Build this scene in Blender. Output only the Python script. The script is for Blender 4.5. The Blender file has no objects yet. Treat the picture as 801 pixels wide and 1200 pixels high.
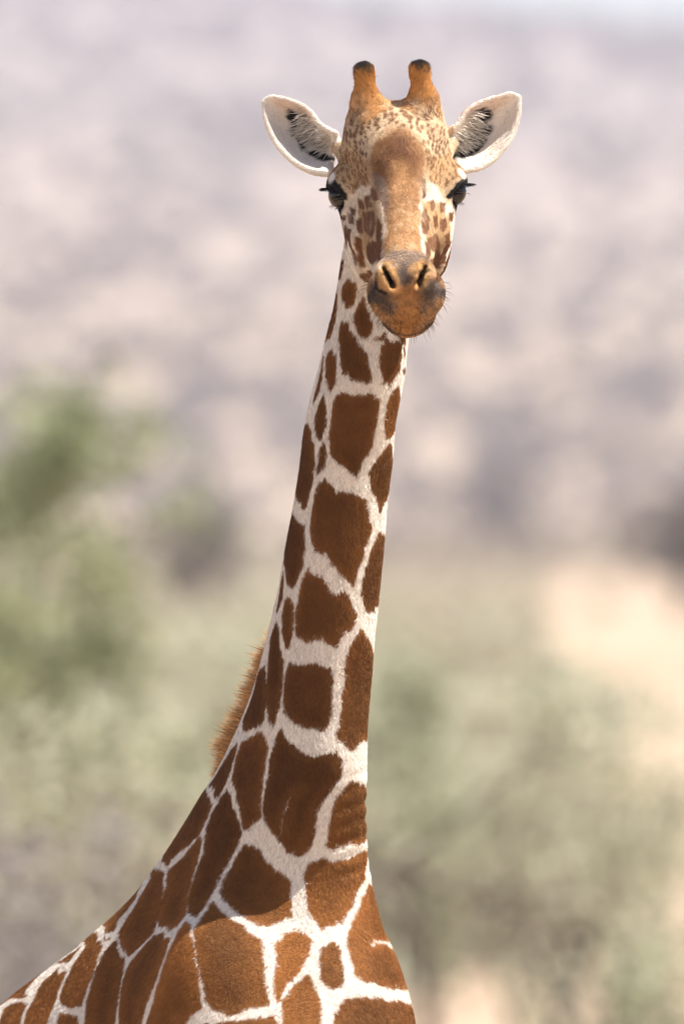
import bpy, math, random, time
import numpy as np
from mathutils import Vector

# ------------------------------------------------------------------ camera, sky, sun, exposure
scene = bpy.context.scene
col = scene.collection
CAM_Z = 3.4
cam_data = bpy.data.cameras.new("camera")
cam_data.lens = 400.0
cam_data.sensor_width = 36.0
cam_data.clip_start = 0.5
cam_data.clip_end = 20000.0
cam_data.dof.use_dof = True
cam_data.dof.focus_distance = 19.93
cam_data.dof.aperture_fstop = 4.0
cam = bpy.data.objects.new("camera", cam_data)
cam.location = (0.0, -20.0, CAM_Z)
cam.rotation_euler = (math.radians(90), 0, 0)
col.objects.link(cam)
scene.camera = cam

SUN_EL, SUN_AZ = math.radians(62), math.radians(76)      # azimuth: to the right of the line giraffe -> camera
sun_dir = Vector((math.cos(SUN_EL) * math.sin(SUN_AZ), -math.cos(SUN_EL) * math.cos(SUN_AZ), math.sin(SUN_EL)))
world = bpy.data.worlds.new("World")
scene.world = world
world.use_nodes = True
wn = world.node_tree
bg = wn.nodes["Background"]
sky = wn.nodes.new("ShaderNodeTexSky")
sky.sky_type = 'NISHITA'
sky.sun_disc = False
sky.sun_elevation = SUN_EL
sky.sun_rotation = math.atan2(sun_dir.x, sun_dir.y)
sky.altitude = 900
sky.air_density = 1.0
sky.dust_density = 2.5
wn.links.new(sky.outputs[0], bg.inputs[0])
bg.inputs[1].default_value = 0.08
sun_data = bpy.data.lights.new("sun", 'SUN')
sun_data.energy = 5.0
sun_data.angle = math.radians(0.53)
sun_data.color = (1.0, 0.95, 0.87)
sun = bpy.data.objects.new("sun", sun_data)
sun.rotation_euler = sun_dir.to_track_quat('Z', 'Y').to_euler()
sun.location = (8, -6, 20)
col.objects.link(sun)
scene.view_settings.view_transform = 'Standard'
scene.view_settings.look = 'None'
scene.view_settings.gamma = 1.0
scene.view_settings.use_curve_mapping = False
scene.view_settings.exposure = 1.3
scene.cycles.use_denoising = True
scene.cycles.filter_width = 1.1
scene.cycles.max_bounces = 6
scene.cycles.use_adaptive_sampling = False
scene.cycles_curves.shape = 'THICK'

T0 = time.time()
rng = np.random.default_rng(11)
random.seed(5)


# ------------------------------------------------------------------ helpers
def smooth(a, b, x):
    t = np.clip((x - a) / (b - a), 0, 1)
    return t * t * (3 - 2 * t)


def mesh_object(name, verts, faces, mat=None, parent=None, smooth_shade=True):
    me = bpy.data.meshes.new(name)
    verts = np.asarray(verts, dtype=np.float32)
    faces = np.asarray(faces, dtype=np.int32)
    n, k = faces.shape
    me.vertices.add(len(verts))
    me.vertices.foreach_set("co", verts.ravel())
    me.loops.add(n * k)
    me.loops.foreach_set("vertex_index", faces.ravel())
    me.polygons.add(n)
    me.polygons.foreach_set("loop_start", np.arange(0, n * k, k, dtype=np.int32))
    if smooth_shade:
        me.polygons.foreach_set("use_smooth", np.ones(n, dtype=bool))
    me.update(calc_edges=True)
    me.validate()
    ob = bpy.data.objects.new(name, me)
    col.objects.link(ob)
    if mat:
        me.materials.append(mat)
    if parent:
        ob.parent = parent
    return ob


def tag(o, label=None, cat=None, group=None, kind=None):
    for k, v in (("label", label), ("category", cat), ("group", group), ("kind", kind)):
        if v:
            o[k] = v
    return o


def new_mat(name):
    m = bpy.data.materials.new(name)
    m.use_nodes = True
    return m, m.node_tree.nodes, m.node_tree.links, m.node_tree.nodes["Principled BSDF"]


def ramp(nodes, links, src, stops):
    r = nodes.new("ShaderNodeValToRGB")
    els = r.color_ramp.elements
    while len(els) < len(stops):
        els.new(0.5)
    for e, (p, c) in zip(els, stops):
        e.position = p
        e.color = (*c, 1)
    links.new(src, r.inputs[0])
    return r.outputs[0]


def noise(nodes, links, vec, scale, detail=4, rough=0.55):
    n = nodes.new("ShaderNodeTexNoise")
    n.inputs["Scale"].default_value = scale
    n.inputs["Detail"].default_value = detail
    n.inputs["Roughness"].default_value = rough
    if vec is not None:
        links.new(vec, n.inputs["Vector"])
    return n.outputs["Fac"]


def value_noise(p, freq, seed=0):
    """smooth 3-D value noise in about -1..1 for an (n, 3) array"""
    q = np.asarray(p * freq + seed * 17.31 + 4096.0, np.float32)
    i = np.floor(q)
    f = q - i
    f = f * f * (3 - 2 * f)
    i = i.astype(np.int64).astype(np.uint32)
    hx = [(i[:, 0] + np.uint32(d)) * np.uint32(73856093) for d in (0, 1)]
    hy = [(i[:, 1] + np.uint32(d)) * np.uint32(19349663) for d in (0, 1)]
    hz = [(i[:, 2] + np.uint32(d)) * np.uint32(83492791) for d in (0, 1)]
    wx, wy, wz = ((1 - f[:, a], f[:, a]) for a in range(3))
    out = np.zeros(len(p), np.float32)
    for dx in (0, 1):
        for dy in (0, 1):
            hxy, wxy = hx[dx] ^ hy[dy], wx[dx] * wy[dy]
            for dz in (0, 1):
                h = (hxy ^ hz[dz]) * np.uint32(2654435761)
                h ^= h >> np.uint32(15)
                out += wxy * wz[dz] * ((h & np.uint32(0xFFFF)).astype(np.float32) * np.float32(1 / 32767.5) - 1)
    return out


#@SETTING
# ------------------------------------------------------------------ setting: sandy plain, hills, scrub, shrubs
def sand_material(name, c0, c1, c2, scale, tint=None):
    m, nd, ln, bs = new_mat(name)
    tc = nd.new("ShaderNodeTexCoord")
    f1 = noise(nd, ln, tc.outputs["Object"], scale, 6, .6)
    base = ramp(nd, ln, f1, [(.36, c0), (.5, c1), (.66, c2)])
    f2 = noise(nd, ln, tc.outputs["Object"], scale * 9, 5, .6)
    mix = nd.new("ShaderNodeMix")
    mix.data_type = 'RGBA'
    mix.blend_type = 'MULTIPLY'
    mix.inputs[0].default_value = .5
    ln.new(base, mix.inputs[6])
    ln.new(ramp(nd, ln, f2, [(.3, (.62, .6, .58)), (.7, (1.1, 1.1, 1.1))]), mix.inputs[7])
    ln.new(mix.outputs[2], bs.inputs["Base Color"])
    bs.inputs["Roughness"].default_value = .95
    bs.inputs["Specular IOR Level"].default_value = .1
    bp = nd.new("ShaderNodeBump")
    bp.inputs["Strength"].default_value = .5
    bp.inputs["Distance"].default_value = .3
    ln.new(f2, bp.inputs["Height"])
    ln.new(bp.outputs[0], bs.inputs["Normal"])
    return m


def grid_sheet(name, X, Y, Z, mat):
    nr, na = X.shape
    v = np.stack([X, Y, Z], -1).reshape(-1, 3)
    i, j = np.meshgrid(np.arange(nr - 1), np.arange(na - 1), indexing='ij')
    a = (i * na + j).ravel()
    return mesh_object(name, v, np.stack([a, a + na, a + na + 1, a + 1], 1), mat)


rr_ = np.concatenate([[0.5], np.geomspace(4, 5000, 60)])
aa_ = np.linspace(0, 2 * math.pi, 121)
RR, AA = np.meshgrid(rr_, aa_, indexing='ij')
GX, GY = RR * np.cos(AA), RR * np.sin(AA)
gz = .10 * value_noise(np.stack([GX.ravel(), GY.ravel(), 0 * GX.ravel()], 1), .03, 2).reshape(GX.shape) * smooth(10, 60, RR)
MAT_SAND = sand_material("sandy_ground", (.26, .19, .13), (.35, .26, .182), (.41, .31, .222), .05)
tag(grid_sheet("ground", GX, GY, gz, MAT_SAND), "pale sandy savanna plain with dry bare patches", None, None, "structure")

# hills: a long scrubby ridge across the plain
hr = np.linspace(820, 4300, 150)
ha = np.radians(np.concatenate([np.linspace(15, 82, 40), np.linspace(82.5, 97.5, 61), np.linspace(98, 165, 40)]))
HRr, HA = np.meshgrid(hr, ha, indexing='ij')
HX, HY = HRr * np.cos(HA), HRr * np.sin(HA)


def hill_height(x, y):
    r = np.hypot(x, y)
    ridge = 140.0 - .105 * np.clip(x, -600, 600)
    p = np.stack([np.ravel(x), np.ravel(y), 0 * np.ravel(x)], 1)
    wob = (value_noise(p, .0016, 3) * 16 * smooth(150, 900, np.abs(np.ravel(x))) + value_noise(p, .008, 4) * 2.0).reshape(np.shape(x))
    up = .5 * smooth(820, 3050, r) + .5 * np.clip((r - 820) / 2230, 0, 1)
    down_ = smooth(4300, 3050, r)
    return (ridge + wob) * up * down_ - 1.5 * smooth(1000, 830, r) - 3 * smooth(4100, 4300, r)


MAT_HILL = sand_material("scrubby_hillside", (.175, .145, .143), (.225, .186, .170), (.315, .255, .208), .13)
# the foot of the slope is barer and sandier than its top
_nd, _ln = MAT_HILL.node_tree.nodes, MAT_HILL.node_tree.links
_bs = _nd["Principled BSDF"]
_src = _bs.inputs["Base Color"].links[0].from_socket
_sep = _nd.new("ShaderNodeSeparateXYZ")
_tc = _nd.new("ShaderNodeTexCoord")
_ln.new(_tc.outputs["Object"], _sep.inputs[0])
_mr = _nd.new("ShaderNodeMapRange")
_mr.inputs[1].default_value, _mr.inputs[2].default_value, _mr.inputs[3].default_value, _mr.inputs[4].default_value = 14, 75, .75, 0
_ln.new(_sep.outputs[2], _mr.inputs[0])
_mx = _nd.new("ShaderNodeMix")
_mx.data_type = 'RGBA'
_ln.new(_mr.outputs[0], _mx.inputs[0])
_ln.new(_src, _mx.inputs[6])
_mx.inputs[7].default_value = (.36, .275, .195, 1)
_ln.new(_mx.outputs[2], _bs.inputs["Base Color"])
tag(grid_sheet("hills", HX, HY, hill_height(HX, HY), MAT_HILL), "long hazy scrub covered ridge", None, None, "structure")


def leaf_material(name, c0, c1, trans=.45):
    m, nd, ln, bs = new_mat(name)
    geo = nd.new("ShaderNodeNewGeometry")
    tc = nd.new("ShaderNodeTexCoord")
    colr = ramp(nd, ln, noise(nd, ln, tc.outputs["Object"], 2.2, 4), [(.35, c0), (.65, c1)])
    ln.new(colr, bs.inputs["Base Color"])
    bs.inputs["Roughness"].default_value = .6
    tr = nd.new("ShaderNodeBsdfTranslucent")
    ln.new(colr, tr.inputs[0])
    mx = nd.new("ShaderNodeMixShader")
    mx.inputs[0].default_value = trans
    ln.new(bs.outputs[0], mx.inputs[1])
    ln.new(tr.outputs[0], mx.inputs[2])
    ln.new(mx.outputs[0], nd["Material Output"].inputs[0])
    return m


def bark_material(name, c0, c1):
    m, nd, ln, bs = new_mat(name)
    tc = nd.new("ShaderNodeTexCoord")
    ln.new(ramp(nd, ln, noise(nd, ln, tc.outputs["Object"], 14, 5), [(.3, c0), (.7, c1)]), bs.inputs["Base Color"])
    bs.inputs["Roughness"].default_value = .9
    return m


def leaf_quads(centers, size, gen):
    """small kite shaped leaves, one per centre, turned at random"""
    n = len(centers)
    a = gen.normal(size=(n, 3))
    a /= np.linalg.norm(a, axis=1, keepdims=True)
    b = np.cross(a, gen.normal(size=(n, 3)))
    b /= np.linalg.norm(b, axis=1, keepdims=True)
    s = (size * (.6 + .8 * gen.random(n)))[:, None]
    v = np.stack([centers - a * s, centers + b * s * .5, centers + a * s, centers - b * s * .5], 1).reshape(-1, 3)
    return v, np.arange(4 * n).reshape(n, 4)


def tube(path, radii, sides=6):
    path = np.asarray(path, float)
    v, f = [], []
    for i, p in enumerate(path):
        t = path[min(i + 1, len(path) - 1)] - path[max(i - 1, 0)]
        t /= np.linalg.norm(t)
        x = np.cross(t, [.31, .95, .1])
        x /= np.linalg.norm(x)
        y = np.cross(t, x)
        for k in range(sides):
            g = 2 * math.pi * k / sides
            v.append(p + radii[i] * (x * math.cos(g) + y * math.sin(g)))
    for i in range(len(path) - 1):
        for k in range(sides):
            f.append((i * sides + k, i * sides + (k + 1) % sides, (i + 1) * sides + (k + 1) % sides, (i + 1) * sides + k))
    return v, f


MAT_BARK = bark_material("dark_bark", (.08, .06, .048), (.17, .135, .11))
MAT_GREYBARK = bark_material("grey_bark", (.20, .17, .155), (.34, .30, .28))
MAT_LEAF = {
    'green': leaf_material("acacia_leaf", (.18, .20, .095), (.36, .37, .21)),
    'pale': leaf_material("pale_dusty_leaf", (.36, .36, .245), (.52, .51, .375)),
    'olive': leaf_material("olive_leaf", (.25, .265, .16), (.40, .40, .27)),
    'dry': leaf_material("dry_leaf", (.17, .125, .08), (.30, .235, .16)),
    'grey': leaf_material("grey_twig", (.20, .175, .165), (.32, .29, .27)),
    'dusk': leaf_material("dark_far_leaf", (.14, .115, .095), (.22, .18, .145))}


def shrub(name, label, cat, x, y, height, spread, leaf, leaves, size, seed, low=.25, stems=5, bark=None, thick=1.0, clump=2.6, group="shrubs and trees beyond the giraffe", flat=.0):
    gen = np.random.default_rng(seed)
    root = bpy.data.objects.new(name, None)
    root.location = (x, y, 0)
    col.objects.link(root)
    tag(root, label, cat, group)
    tv, tf, ends = [], [], []

    def limb(p, d, L, r, depth):
        n = 4
        path, rad = [p], [r]
        for i in range(n):
            d = d + gen.normal(size=3) * .16 + np.array([0, 0, .05 - flat * .1 * (depth > 0)])
            d = d / np.linalg.norm(d)
            path.append(path[-1] + d * L / n)
            rad.append(r * (1 - .62 * (i + 1) / n))
        v, f = tube(path, rad, 6 if depth < 2 else 4)
        o = sum(len(q) for q in tv)
        tv.append(v)
        tf.extend([[i + o for i in q] for q in f])
        if depth == 3:
            ends.extend(path[1:])
            return
        if depth > 0:
            ends.extend(path[2:])
        for c in range(gen.integers(3, 5)):
            k = gen.integers(1 if depth else 2, n + 1)
            nd_ = d + gen.normal(size=3) * .75
            nd_[2] = nd_[2] * (1 - .5 * flat) + .12
            limb(path[k], nd_ / np.linalg.norm(nd_), L * (.52 + .25 * gen.random()), rad[k] * .75, depth + 1)

    for s_ in range(stems):
        a = 2 * math.pi * (s_ + gen.random() * .7) / stems
        lean = .25 + .55 * gen.random() if stems > 1 else .08
        d = np.array([math.cos(a) * lean, math.sin(a) * lean, 1.0])
        limb(np.array([math.cos(a), math.sin(a), 0]) * .05 * stems * .3, d / np.linalg.norm(d), height * .46, (.012 + .011 * height) * thick, 0)
    allv = np.concatenate([np.asarray(v) for v in tv])
    ends = np.array(ends)
    sc_ = np.array([spread / np.percentile(np.abs(ends[:, 0]), 93), spread / np.percentile(np.abs(ends[:, 1]), 93), height / np.percentile(ends[:, 2], 98)])
    allv, ends = allv * sc_, ends * sc_
    for q_ in (allv, ends):                                          # rounded crown
        q_[:, 2] = np.where(q_[:, 2] > .82 * height, .82 * height + (q_[:, 2] - .82 * height) * .55, q_[:, 2])
    t = mesh_object("trunk", allv, tf, bark or MAT_BARK, root)
    ends = ends[ends[:, 2] > low * height]
    # foliage in uneven clumps round the twigs
    keep = gen.random(len(ends)) < .75
    ends = ends[keep]
    w = gen.random(len(ends)) ** clump + .02
    pick = gen.choice(len(ends), leaves, p=w / w.sum())
    c = ends[pick] + gen.normal(size=(leaves, 3)) * np.array([.10, .10, .07]) * (.5 + spread * .55)
    c = c[c[:, 2] > .05]
    v, f = leaf_quads(c, size, gen)
    mesh_object("crown", v, f, MAT_LEAF[leaf], root, smooth_shade=False)
    return root


def at(px, d):
    """lateral metres of a bearing seen d metres from the camera"""
    return (px - 400.5) * d / 13340.0


for spec in [
    # name, label, category, bearing, distance, height, spread, leaf, leaves, leaf size, seed, options
    ("acacia_tree", "dense green acacia crown reaching in at the left edge, tallest bush", "tree", -70, 58, 4.12, 1.30, 'green', 13000, .045, 3, dict(low=.46, stems=5, flat=.5, clump=1.3)),
    ("pale_shrub", "pale yellow green shrub just right of the green acacia, left of the neck", "shrub", 215, 66, 3.05, 1.05, 'pale', 3000, .04, 4, dict(low=.2)),
    ("pale_shrub", "low pale green shrub in front of the green acacia, behind the giraffe's back", "shrub", 40, 49, 2.72, .80, 'pale', 2500, .036, 5, dict(low=.25)),
    ("thorn_bush", "bare grey thorn bush at the lower left corner above the giraffe's back", "shrub", -6, 41, 2.45, .42, 'grey', 1600, .03, 6, dict(low=.2, bark=MAT_GREYBARK)),
    ("dry_shrub", "dry brown shrub at left between the green acacia and the grey thorn bush", "shrub", 60, 74, 1.95, .75, 'dry', 3000, .04, 7, dict(low=.15)),
    ("thorn_tree", "broad pale green thorn bush with dark slanting branches right of the neck", "shrub", 585, 55, 2.85, .95, 'pale', 2900, .036, 8, dict(low=.46, stems=2, thick=1.5)),
    ("pale_shrub", "thin pale green shrub between the dark slanting branches and the sandy clearing", "shrub", 648, 61, 2.5, .42, 'pale', 1000, .036, 21, dict(low=.3)),
    ("olive_shrub", "olive green shrub close behind the right side of the neck", "shrub", 468, 64, 2.75, .62, 'olive', 3600, .04, 9, dict(low=.2)),
    ("olive_shrub", "olive shrub at the right edge in front of the sandy clearing", "shrub", 715, 70, 1.8, .9, 'olive', 1300, .042, 10, dict(low=.3)),
    ("dry_shrub", "low dark twiggy bush in the lower right corner", "shrub", 775, 46, 1.9, .50, 'olive', 1500, .034, 12, dict(low=.3, thick=1.0)),
    ("dry_shrub", "dry brown shrub low between the chest and the dark slanting branches", "shrub", 520, 84, 1.2, .8, 'dry', 1500, .045, 13, dict(low=.1)),
    ("far_tree", "small dark far tree left of the neck at the foot of the hills", "tree", 240, 330, 3.9, 1.2, 'dusk', 1300, .16, 14, dict(low=.1)),
    ("far_tree", "dark far tree at the right edge above the sandy clearing", "tree", 800, 360, 4.6, 1.9, 'dusk', 2200, .17, 15, dict(low=.1)),
    ("far_tree", "wide brown far tree on the rise right of the muzzle", "tree", 570, 900, 8.0, 4.2, 'dusk', 1500, .3, 17, dict(low=.1)),
]:
    nm, lab, cat, px_b, dist, hgt, spr, leaf, nl, lsz, sd_, kw = spec
    shrub(nm, lab, cat, at(px_b, dist), dist - 20, hgt, spr, leaf, nl, lsz, sd_, **kw)

# scrub that nobody could count: up the hillside, and over the plain beyond 130 m
def scrub(name, label, mat, count, d0, d1, seed, r0, r1, even):
    gen = np.random.default_rng(seed)
    n = int(count * 3.4)
    d_ = gen.uniform(d0, d1, n) if even else d0 * (d1 / d0) ** gen.random(n)
    wide = np.arange(n) >= count                                     # the rest stands left and right of the view
    k = np.where(wide, gen.uniform(.045, .26, n) * np.sign(gen.random(n) - .5), gen.uniform(-.05, .05, n))
    x_, y_ = k * d_, d_ - 20
    z_ = np.where(np.hypot(x_, y_) > 840, np.maximum(hill_height(x_, y_), 0), 0)
    clear = (d_ < 640) & (k > .0165) & (k < .045) & (gen.random(n) < .95)      # the open sandy clearing on the right
    x_, y_, z_, d_ = (q[~clear] for q in (x_, y_, z_, d_))
    n = len(x_)
    r_ = gen.uniform(r0, r1, n) * (1 + d_ / 4000)
    q = gen.normal(size=(n, 36, 3))
    q = q / np.linalg.norm(q, axis=2, keepdims=True) * (gen.random((n, 36)) ** .4)[:, :, None] * r_[:, None, None] * np.array([1, 1, .6])
    q += np.stack([x_, y_, z_ + r_ * .45], 1)[:, None, :]
    v, f = leaf_quads(q.reshape(-1, 3), np.repeat(r_ * .30, 36), gen)
    tag(mesh_object(name, v, f, mat, smooth_shade=False), label, "scrub", None, "stuff")


scrub("hillside_scrub", "grey brown scrub scattered up the hazy hillside", leaf_material("far_scrub", (.165, .137, .13), (.23, .19, .165)), 1700, 900, 3050, 77, .8, 2.6, True)
scrub("foothill_scrub", "brown scrub thickening along the foot of the hills", leaf_material("foot_scrub", (.20, .16, .12), (.32, .26, .19)), 300, 640, 1350, 79, .8, 2.2, True)
scrub("plain_scrub", "straw and sage coloured scrub spread over the plain below the hills",
      leaf_material("plain_scrub", (.33, .30, .20), (.48, .43, .31)), 900, 135, 900, 78, .35, 1.0, False)

scrub("savanna_bushes", "pale dusty bushes spread over the plain behind the near shrubs", MAT_LEAF['pale'], 60, 70, 330, 80, .5, 1.1, False)

# haze: dry dusty air over the whole plain
hz = mesh_object("haze", [(-5300, -5300, -5), (5300, -5300, -5), (5300, 5300, -5), (-5300, 5300, -5),
                          (-5300, -5300, 190), (5300, -5300, 190), (5300, 5300, 190), (-5300, 5300, 190)],
                 [(0, 3, 2, 1), (4, 5, 6, 7), (0, 1, 5, 4), (1, 2, 6, 5), (2, 3, 7, 6), (3, 0, 4, 7)], None, None, False)
hm = bpy.data.materials.new("dusty_air")
hm.use_nodes = True
hm.node_tree.nodes.clear()
ho = hm.node_tree.nodes.new("ShaderNodeOutputMaterial")
pv = hm.node_tree.nodes.new("ShaderNodeVolumePrincipled")
pv.inputs["Color"].default_value = (.87, .83, .92, 1)
pv.inputs["Density"].default_value = 0.00022
pv.inputs["Anisotropy"].default_value = 0.0
hm.node_tree.links.new(pv.outputs[0], ho.inputs["Volume"])
hz.data.materials.append(hm)
tag(hz, "thin dusty haze over the plain", "haze", None, "stuff")
print("setting", round(time.time() - T0, 1))
#@GIRAFFE_GEOMETRY
# ------------------------------------------------------------------ giraffe: implicit body, one continuous surface
def seg(a, b, h):
    return np.linspace(a, b, max(2, int(round((b - a) / h)) + 1))[:-1]


AX = np.concatenate([seg(-1.75, -0.60, .022), seg(-0.60, -0.17, .007), seg(-.17, .36, .0036), seg(.36, .46, .01), [.46, .48]])
AY = np.concatenate([seg(-.50, .12, .0042), seg(.12, .62, .007), seg(.62, 2.0, .022), [2.0, 2.03]])
AZ = np.concatenate([seg(-.06, 2.42, .02), seg(2.42, 3.66, .0065), seg(3.66, 4.24, .0036), [4.24, 4.25]])
F = np.full((len(AX), len(AY), len(AZ)), 1.0, dtype=np.float32)


def block(lo, hi):
    s = []
    for ax, a, b in zip((AX, AY, AZ), lo, hi):
        i, j = np.searchsorted(ax, a), np.searchsorted(ax, b)
        s.append(slice(max(i - 1, 0), min(j + 1, len(ax))))
    s = tuple(s)
    g = (AX[s[0]][:, None, None].astype(np.float32), AY[s[1]][None, :, None].astype(np.float32), AZ[s[2]][None, None, :].astype(np.float32))
    return s, g


def smin(a, b, k):
    h = np.maximum(k - np.abs(a - b), 0) / k
    return np.minimum(a, b) - h * h * k * .25


def add(s, d, k):
    F[s] = smin(F[s], d.astype(np.float32), k)


def cut(s, d, k):
    F[s] = -smin(-F[s], d.astype(np.float32), k)


def capsule(p, q, r0, r1, k=.02, sub=False):
    p, q = np.array(p, float), np.array(q, float)
    m = max(r0, r1) + k + .012
    s, (x, y, z) = block(np.minimum(p, q) - m, np.maximum(p, q) + m)
    d = q - p
    L2 = float(d @ d)
    h = np.clip(((x - p[0]) * d[0] + (y - p[1]) * d[1] + (z - p[2]) * d[2]) / L2, 0, 1)
    dd = np.sqrt((x - p[0] - h * d[0]) ** 2 + (y - p[1] - h * d[1]) ** 2 + (z - p[2] - h * d[2]) ** 2) - (r0 + (r1 - r0) * h)
    (cut if sub else add)(s, dd, k)


def ellipsoid(c, R, rad, k=.02, sub=False):
    """R: 3x3 with the local axes as rows"""
    c, R, rad = np.array(c, float), np.array(R, float), np.array(rad, float)
    m = rad.max() + k + .012
    s, (x, y, z) = block(c - m, c + m)
    q = []
    for a in range(3):
        q.append(((x - c[0]) * R[a, 0] + (y - c[1]) * R[a, 1] + (z - c[2]) * R[a, 2]))
    k0 = np.sqrt(sum((q[a] / rad[a]) ** 2 for a in range(3)))
    k1 = np.sqrt(sum((q[a] / rad[a] ** 2) ** 2 for a in range(3)))
    d = k0 * (k0 - 1) / np.maximum(k1, 1e-6)
    (cut if sub else add)(s, d, k)


I3 = np.eye(3)


def cubic(xs, ys, x):
    """Catmull-Rom style interpolation through table points"""
    xs, ys = np.asarray(xs, float), np.asarray(ys, float)
    m = np.gradient(ys, xs)
    x = np.clip(x, xs[0], xs[-1])
    i = np.clip(np.searchsorted(xs, x) - 1, 0, len(xs) - 2)
    h = xs[i + 1] - xs[i]
    t = (x - xs[i]) / h
    return ((1 + 2 * t) * (1 - t) ** 2 * ys[i] + t * (1 - t) ** 2 * h * m[i] + t * t * (3 - 2 * t) * ys[i + 1] + t * t * (t - 1) * h * m[i + 1])


# neck: horizontal slices   z, left x, right x, turn of the long axis (deg), half width, y of the centre
NECK = np.array([
    (2.40, -.42, .110, 42, .17, .39),
    (2.56, -.38, .090, 42, .155, .42),
    (2.68, -.340, .062, 41, .14, .425),
    (2.78, -.303, .044, 40, .125, .402),
    (2.86, -.268, .041, 38, .112, .368),
    (2.94, -.222, .042, 36, .103, .33),
    (3.03, -.176, .045, 33, .096, .30),
    (3.12, -.147, .053, 30, .092, .275),
    (3.22, -.122, .062, 27, .088, .25),
    (3.32, -.103, .071, 25, .085, .228),
    (3.40, -.088, .078, 23, .082, .21),
    (3.48, -.075, .086, 21, .080, .193),
    (3.55, -.067, .094, 20, .0785, .178),
    (3.62, -.051, .105, 19, .0755, .163),
    (3.70, -.028, .117, 18, .071, .146),
    (3.78, -.010, .128, 16, .070, .128),
    (3.86, .006, .142, 12, .072, .105),
    (3.95, .015, .165, 8, .074, .085),
])
nz = NECK[:, 0]


def neck_slice(z):
    xl, xr, ps, a, yc = (cubic(nz, NECK[:, i], z) for i in range(1, 6))
    ps = np.radians(ps)
    cx, hw = (xl + xr) / 2, (xr - xl) / 2
    b = np.sqrt(np.maximum(hw ** 2 - (a * np.cos(ps)) ** 2, 1e-5)) / np.sin(ps)
    b = np.clip(b, a * .95, a * 2.6)
    return cx, yc, a, b, ps


s, (x, y, z) = block((-.75, -.2, 2.40), (.40, .95, 3.95))
cx, yc, a, b, ps = (v.astype(np.float32)[None, None, :] for v in neck_slice(AZ[s[2]]))
uu = (x - cx) * np.cos(ps) + (y - yc) * np.sin(ps)
vv = -(x - cx) * np.sin(ps) + (y - yc) * np.cos(ps)
k0 = np.sqrt((uu / a) ** 2 + (vv / b) ** 2)
k1 = np.sqrt((uu / a ** 2) ** 2 + (vv / b ** 2) ** 2)
dn = k0 * (k0 - 1) / np.maximum(k1, 1e-4)
dn = np.maximum(dn, np.maximum(z - 3.93, 2.42 - z))
add(s, dn, .02)

# trunk
BO = np.array([.028, .15, 0.0])
BD = np.array([-.60, .80, 0.0])
BN = np.array([.80, .60, 0.0])
TRUNK = np.array([  # s, half width, top, bottom
    (-.04, .03, 2.36, 2.22), (0, .085, 2.50, 2.08), (.06, .135, 2.60, 1.98), (.14, .185, 2.68, 1.90), (.28, .235, 2.768, 1.80),
    (.42, .265, 2.765, 1.74), (.60, .295, 2.692, 1.70), (.85, .315, 2.562, 1.71), (1.1, .305, 2.45, 1.76), (1.3, .26, 2.36, 1.84),
    (1.43, .16, 2.22, 1.95), (1.48, .04, 2.12, 2.04)])
s, (x, y, z) = block((-1.5, -.2, 1.55), (.45, 1.75, 2.90))
sa = (x - BO[0]) * BD[0] + (y - BO[1]) * BD[1]
lat = (x - BO[0]) * BN[0] + (y - BO[1]) * BN[1]
hw = cubic(TRUNK[:, 0], TRUNK[:, 1], sa)
top = cubic(TRUNK[:, 0], TRUNK[:, 2], sa)
bot = cubic(TRUNK[:, 0], TRUNK[:, 3], sa)
uc, hh = (top + bot) / 2, (top - bot) / 2
q = np.sqrt((lat / hw) ** 2 + ((z - uc) / hh) ** 2)
d = (q - 1) * np.minimum(hw, hh)
d = np.maximum(d, np.maximum(sa - 1.47, -.035 - sa))
add(s, d, .085)


def B(sv, lv, zv):
    return np.array([BO[0] + BD[0] * sv + BN[0] * lv, BO[1] + BD[1] * sv + BN[1] * lv, zv])


RB = np.array([BD, BN, (0, 0, 1)])
# shoulders, breast, haunches
for sd in (-1, 1):
    ellipsoid(B(.24, .17 * sd, 2.30), RB, (.15, .085, .34), k=.10)
    ellipsoid(B(.06, .085 * sd, 2.30), RB, (.085, .085, .20), k=.07)
    ellipsoid(B(1.16, .17 * sd, 2.02), RB, (.22, .15, .36), k=.10)
    # legs
    l = .155 * sd
    capsule(B(.24, l, 2.05), B(.20, l, 1.55), .125, .085, k=.10)
    capsule(B(.20, l, 1.55), B(.22, l, .98), .085, .062, k=.05)
    ellipsoid(B(.215, l, .96), RB, (.07, .062, .085), k=.04)
    capsule(B(.22, l, .95), B(.22, l, .22), .050, .043, k=.04)
    capsule(B(.22, l, .22), B(.19, l, .10), .052, .052, k=.03)
    capsule(B(1.15, l, 1.95), B(1.06, l, 1.42), .17, .095, k=.10)
    capsule(B(1.06, l, 1.42), B(1.27, l, .98), .090, .058, k=.06)
    ellipsoid(B(1.28, l, .95), RB, (.066, .052, .085), k=.04)
    capsule(B(1.27, l, .95), B(1.24, l, .22), .050, .042, k=.04)
    capsule(B(1.24, l, .22), B(1.21, l, .10), .052, .052, k=.03)
capsule(B(1.45, 0, 2.16), B(1.56, 0, 1.75), .04, .025, k=.05)
capsule(B(1.56, 0, 1.75), B(1.58, 0, 1.35), .025, .018, k=.02)
# ridges of the base of the neck: windpipe, muscle running to the shoulder, folds in front of it
capsule((-.17, .40, 2.80), (-.16, .26, 2.56), .03, .07, k=.09)

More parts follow.
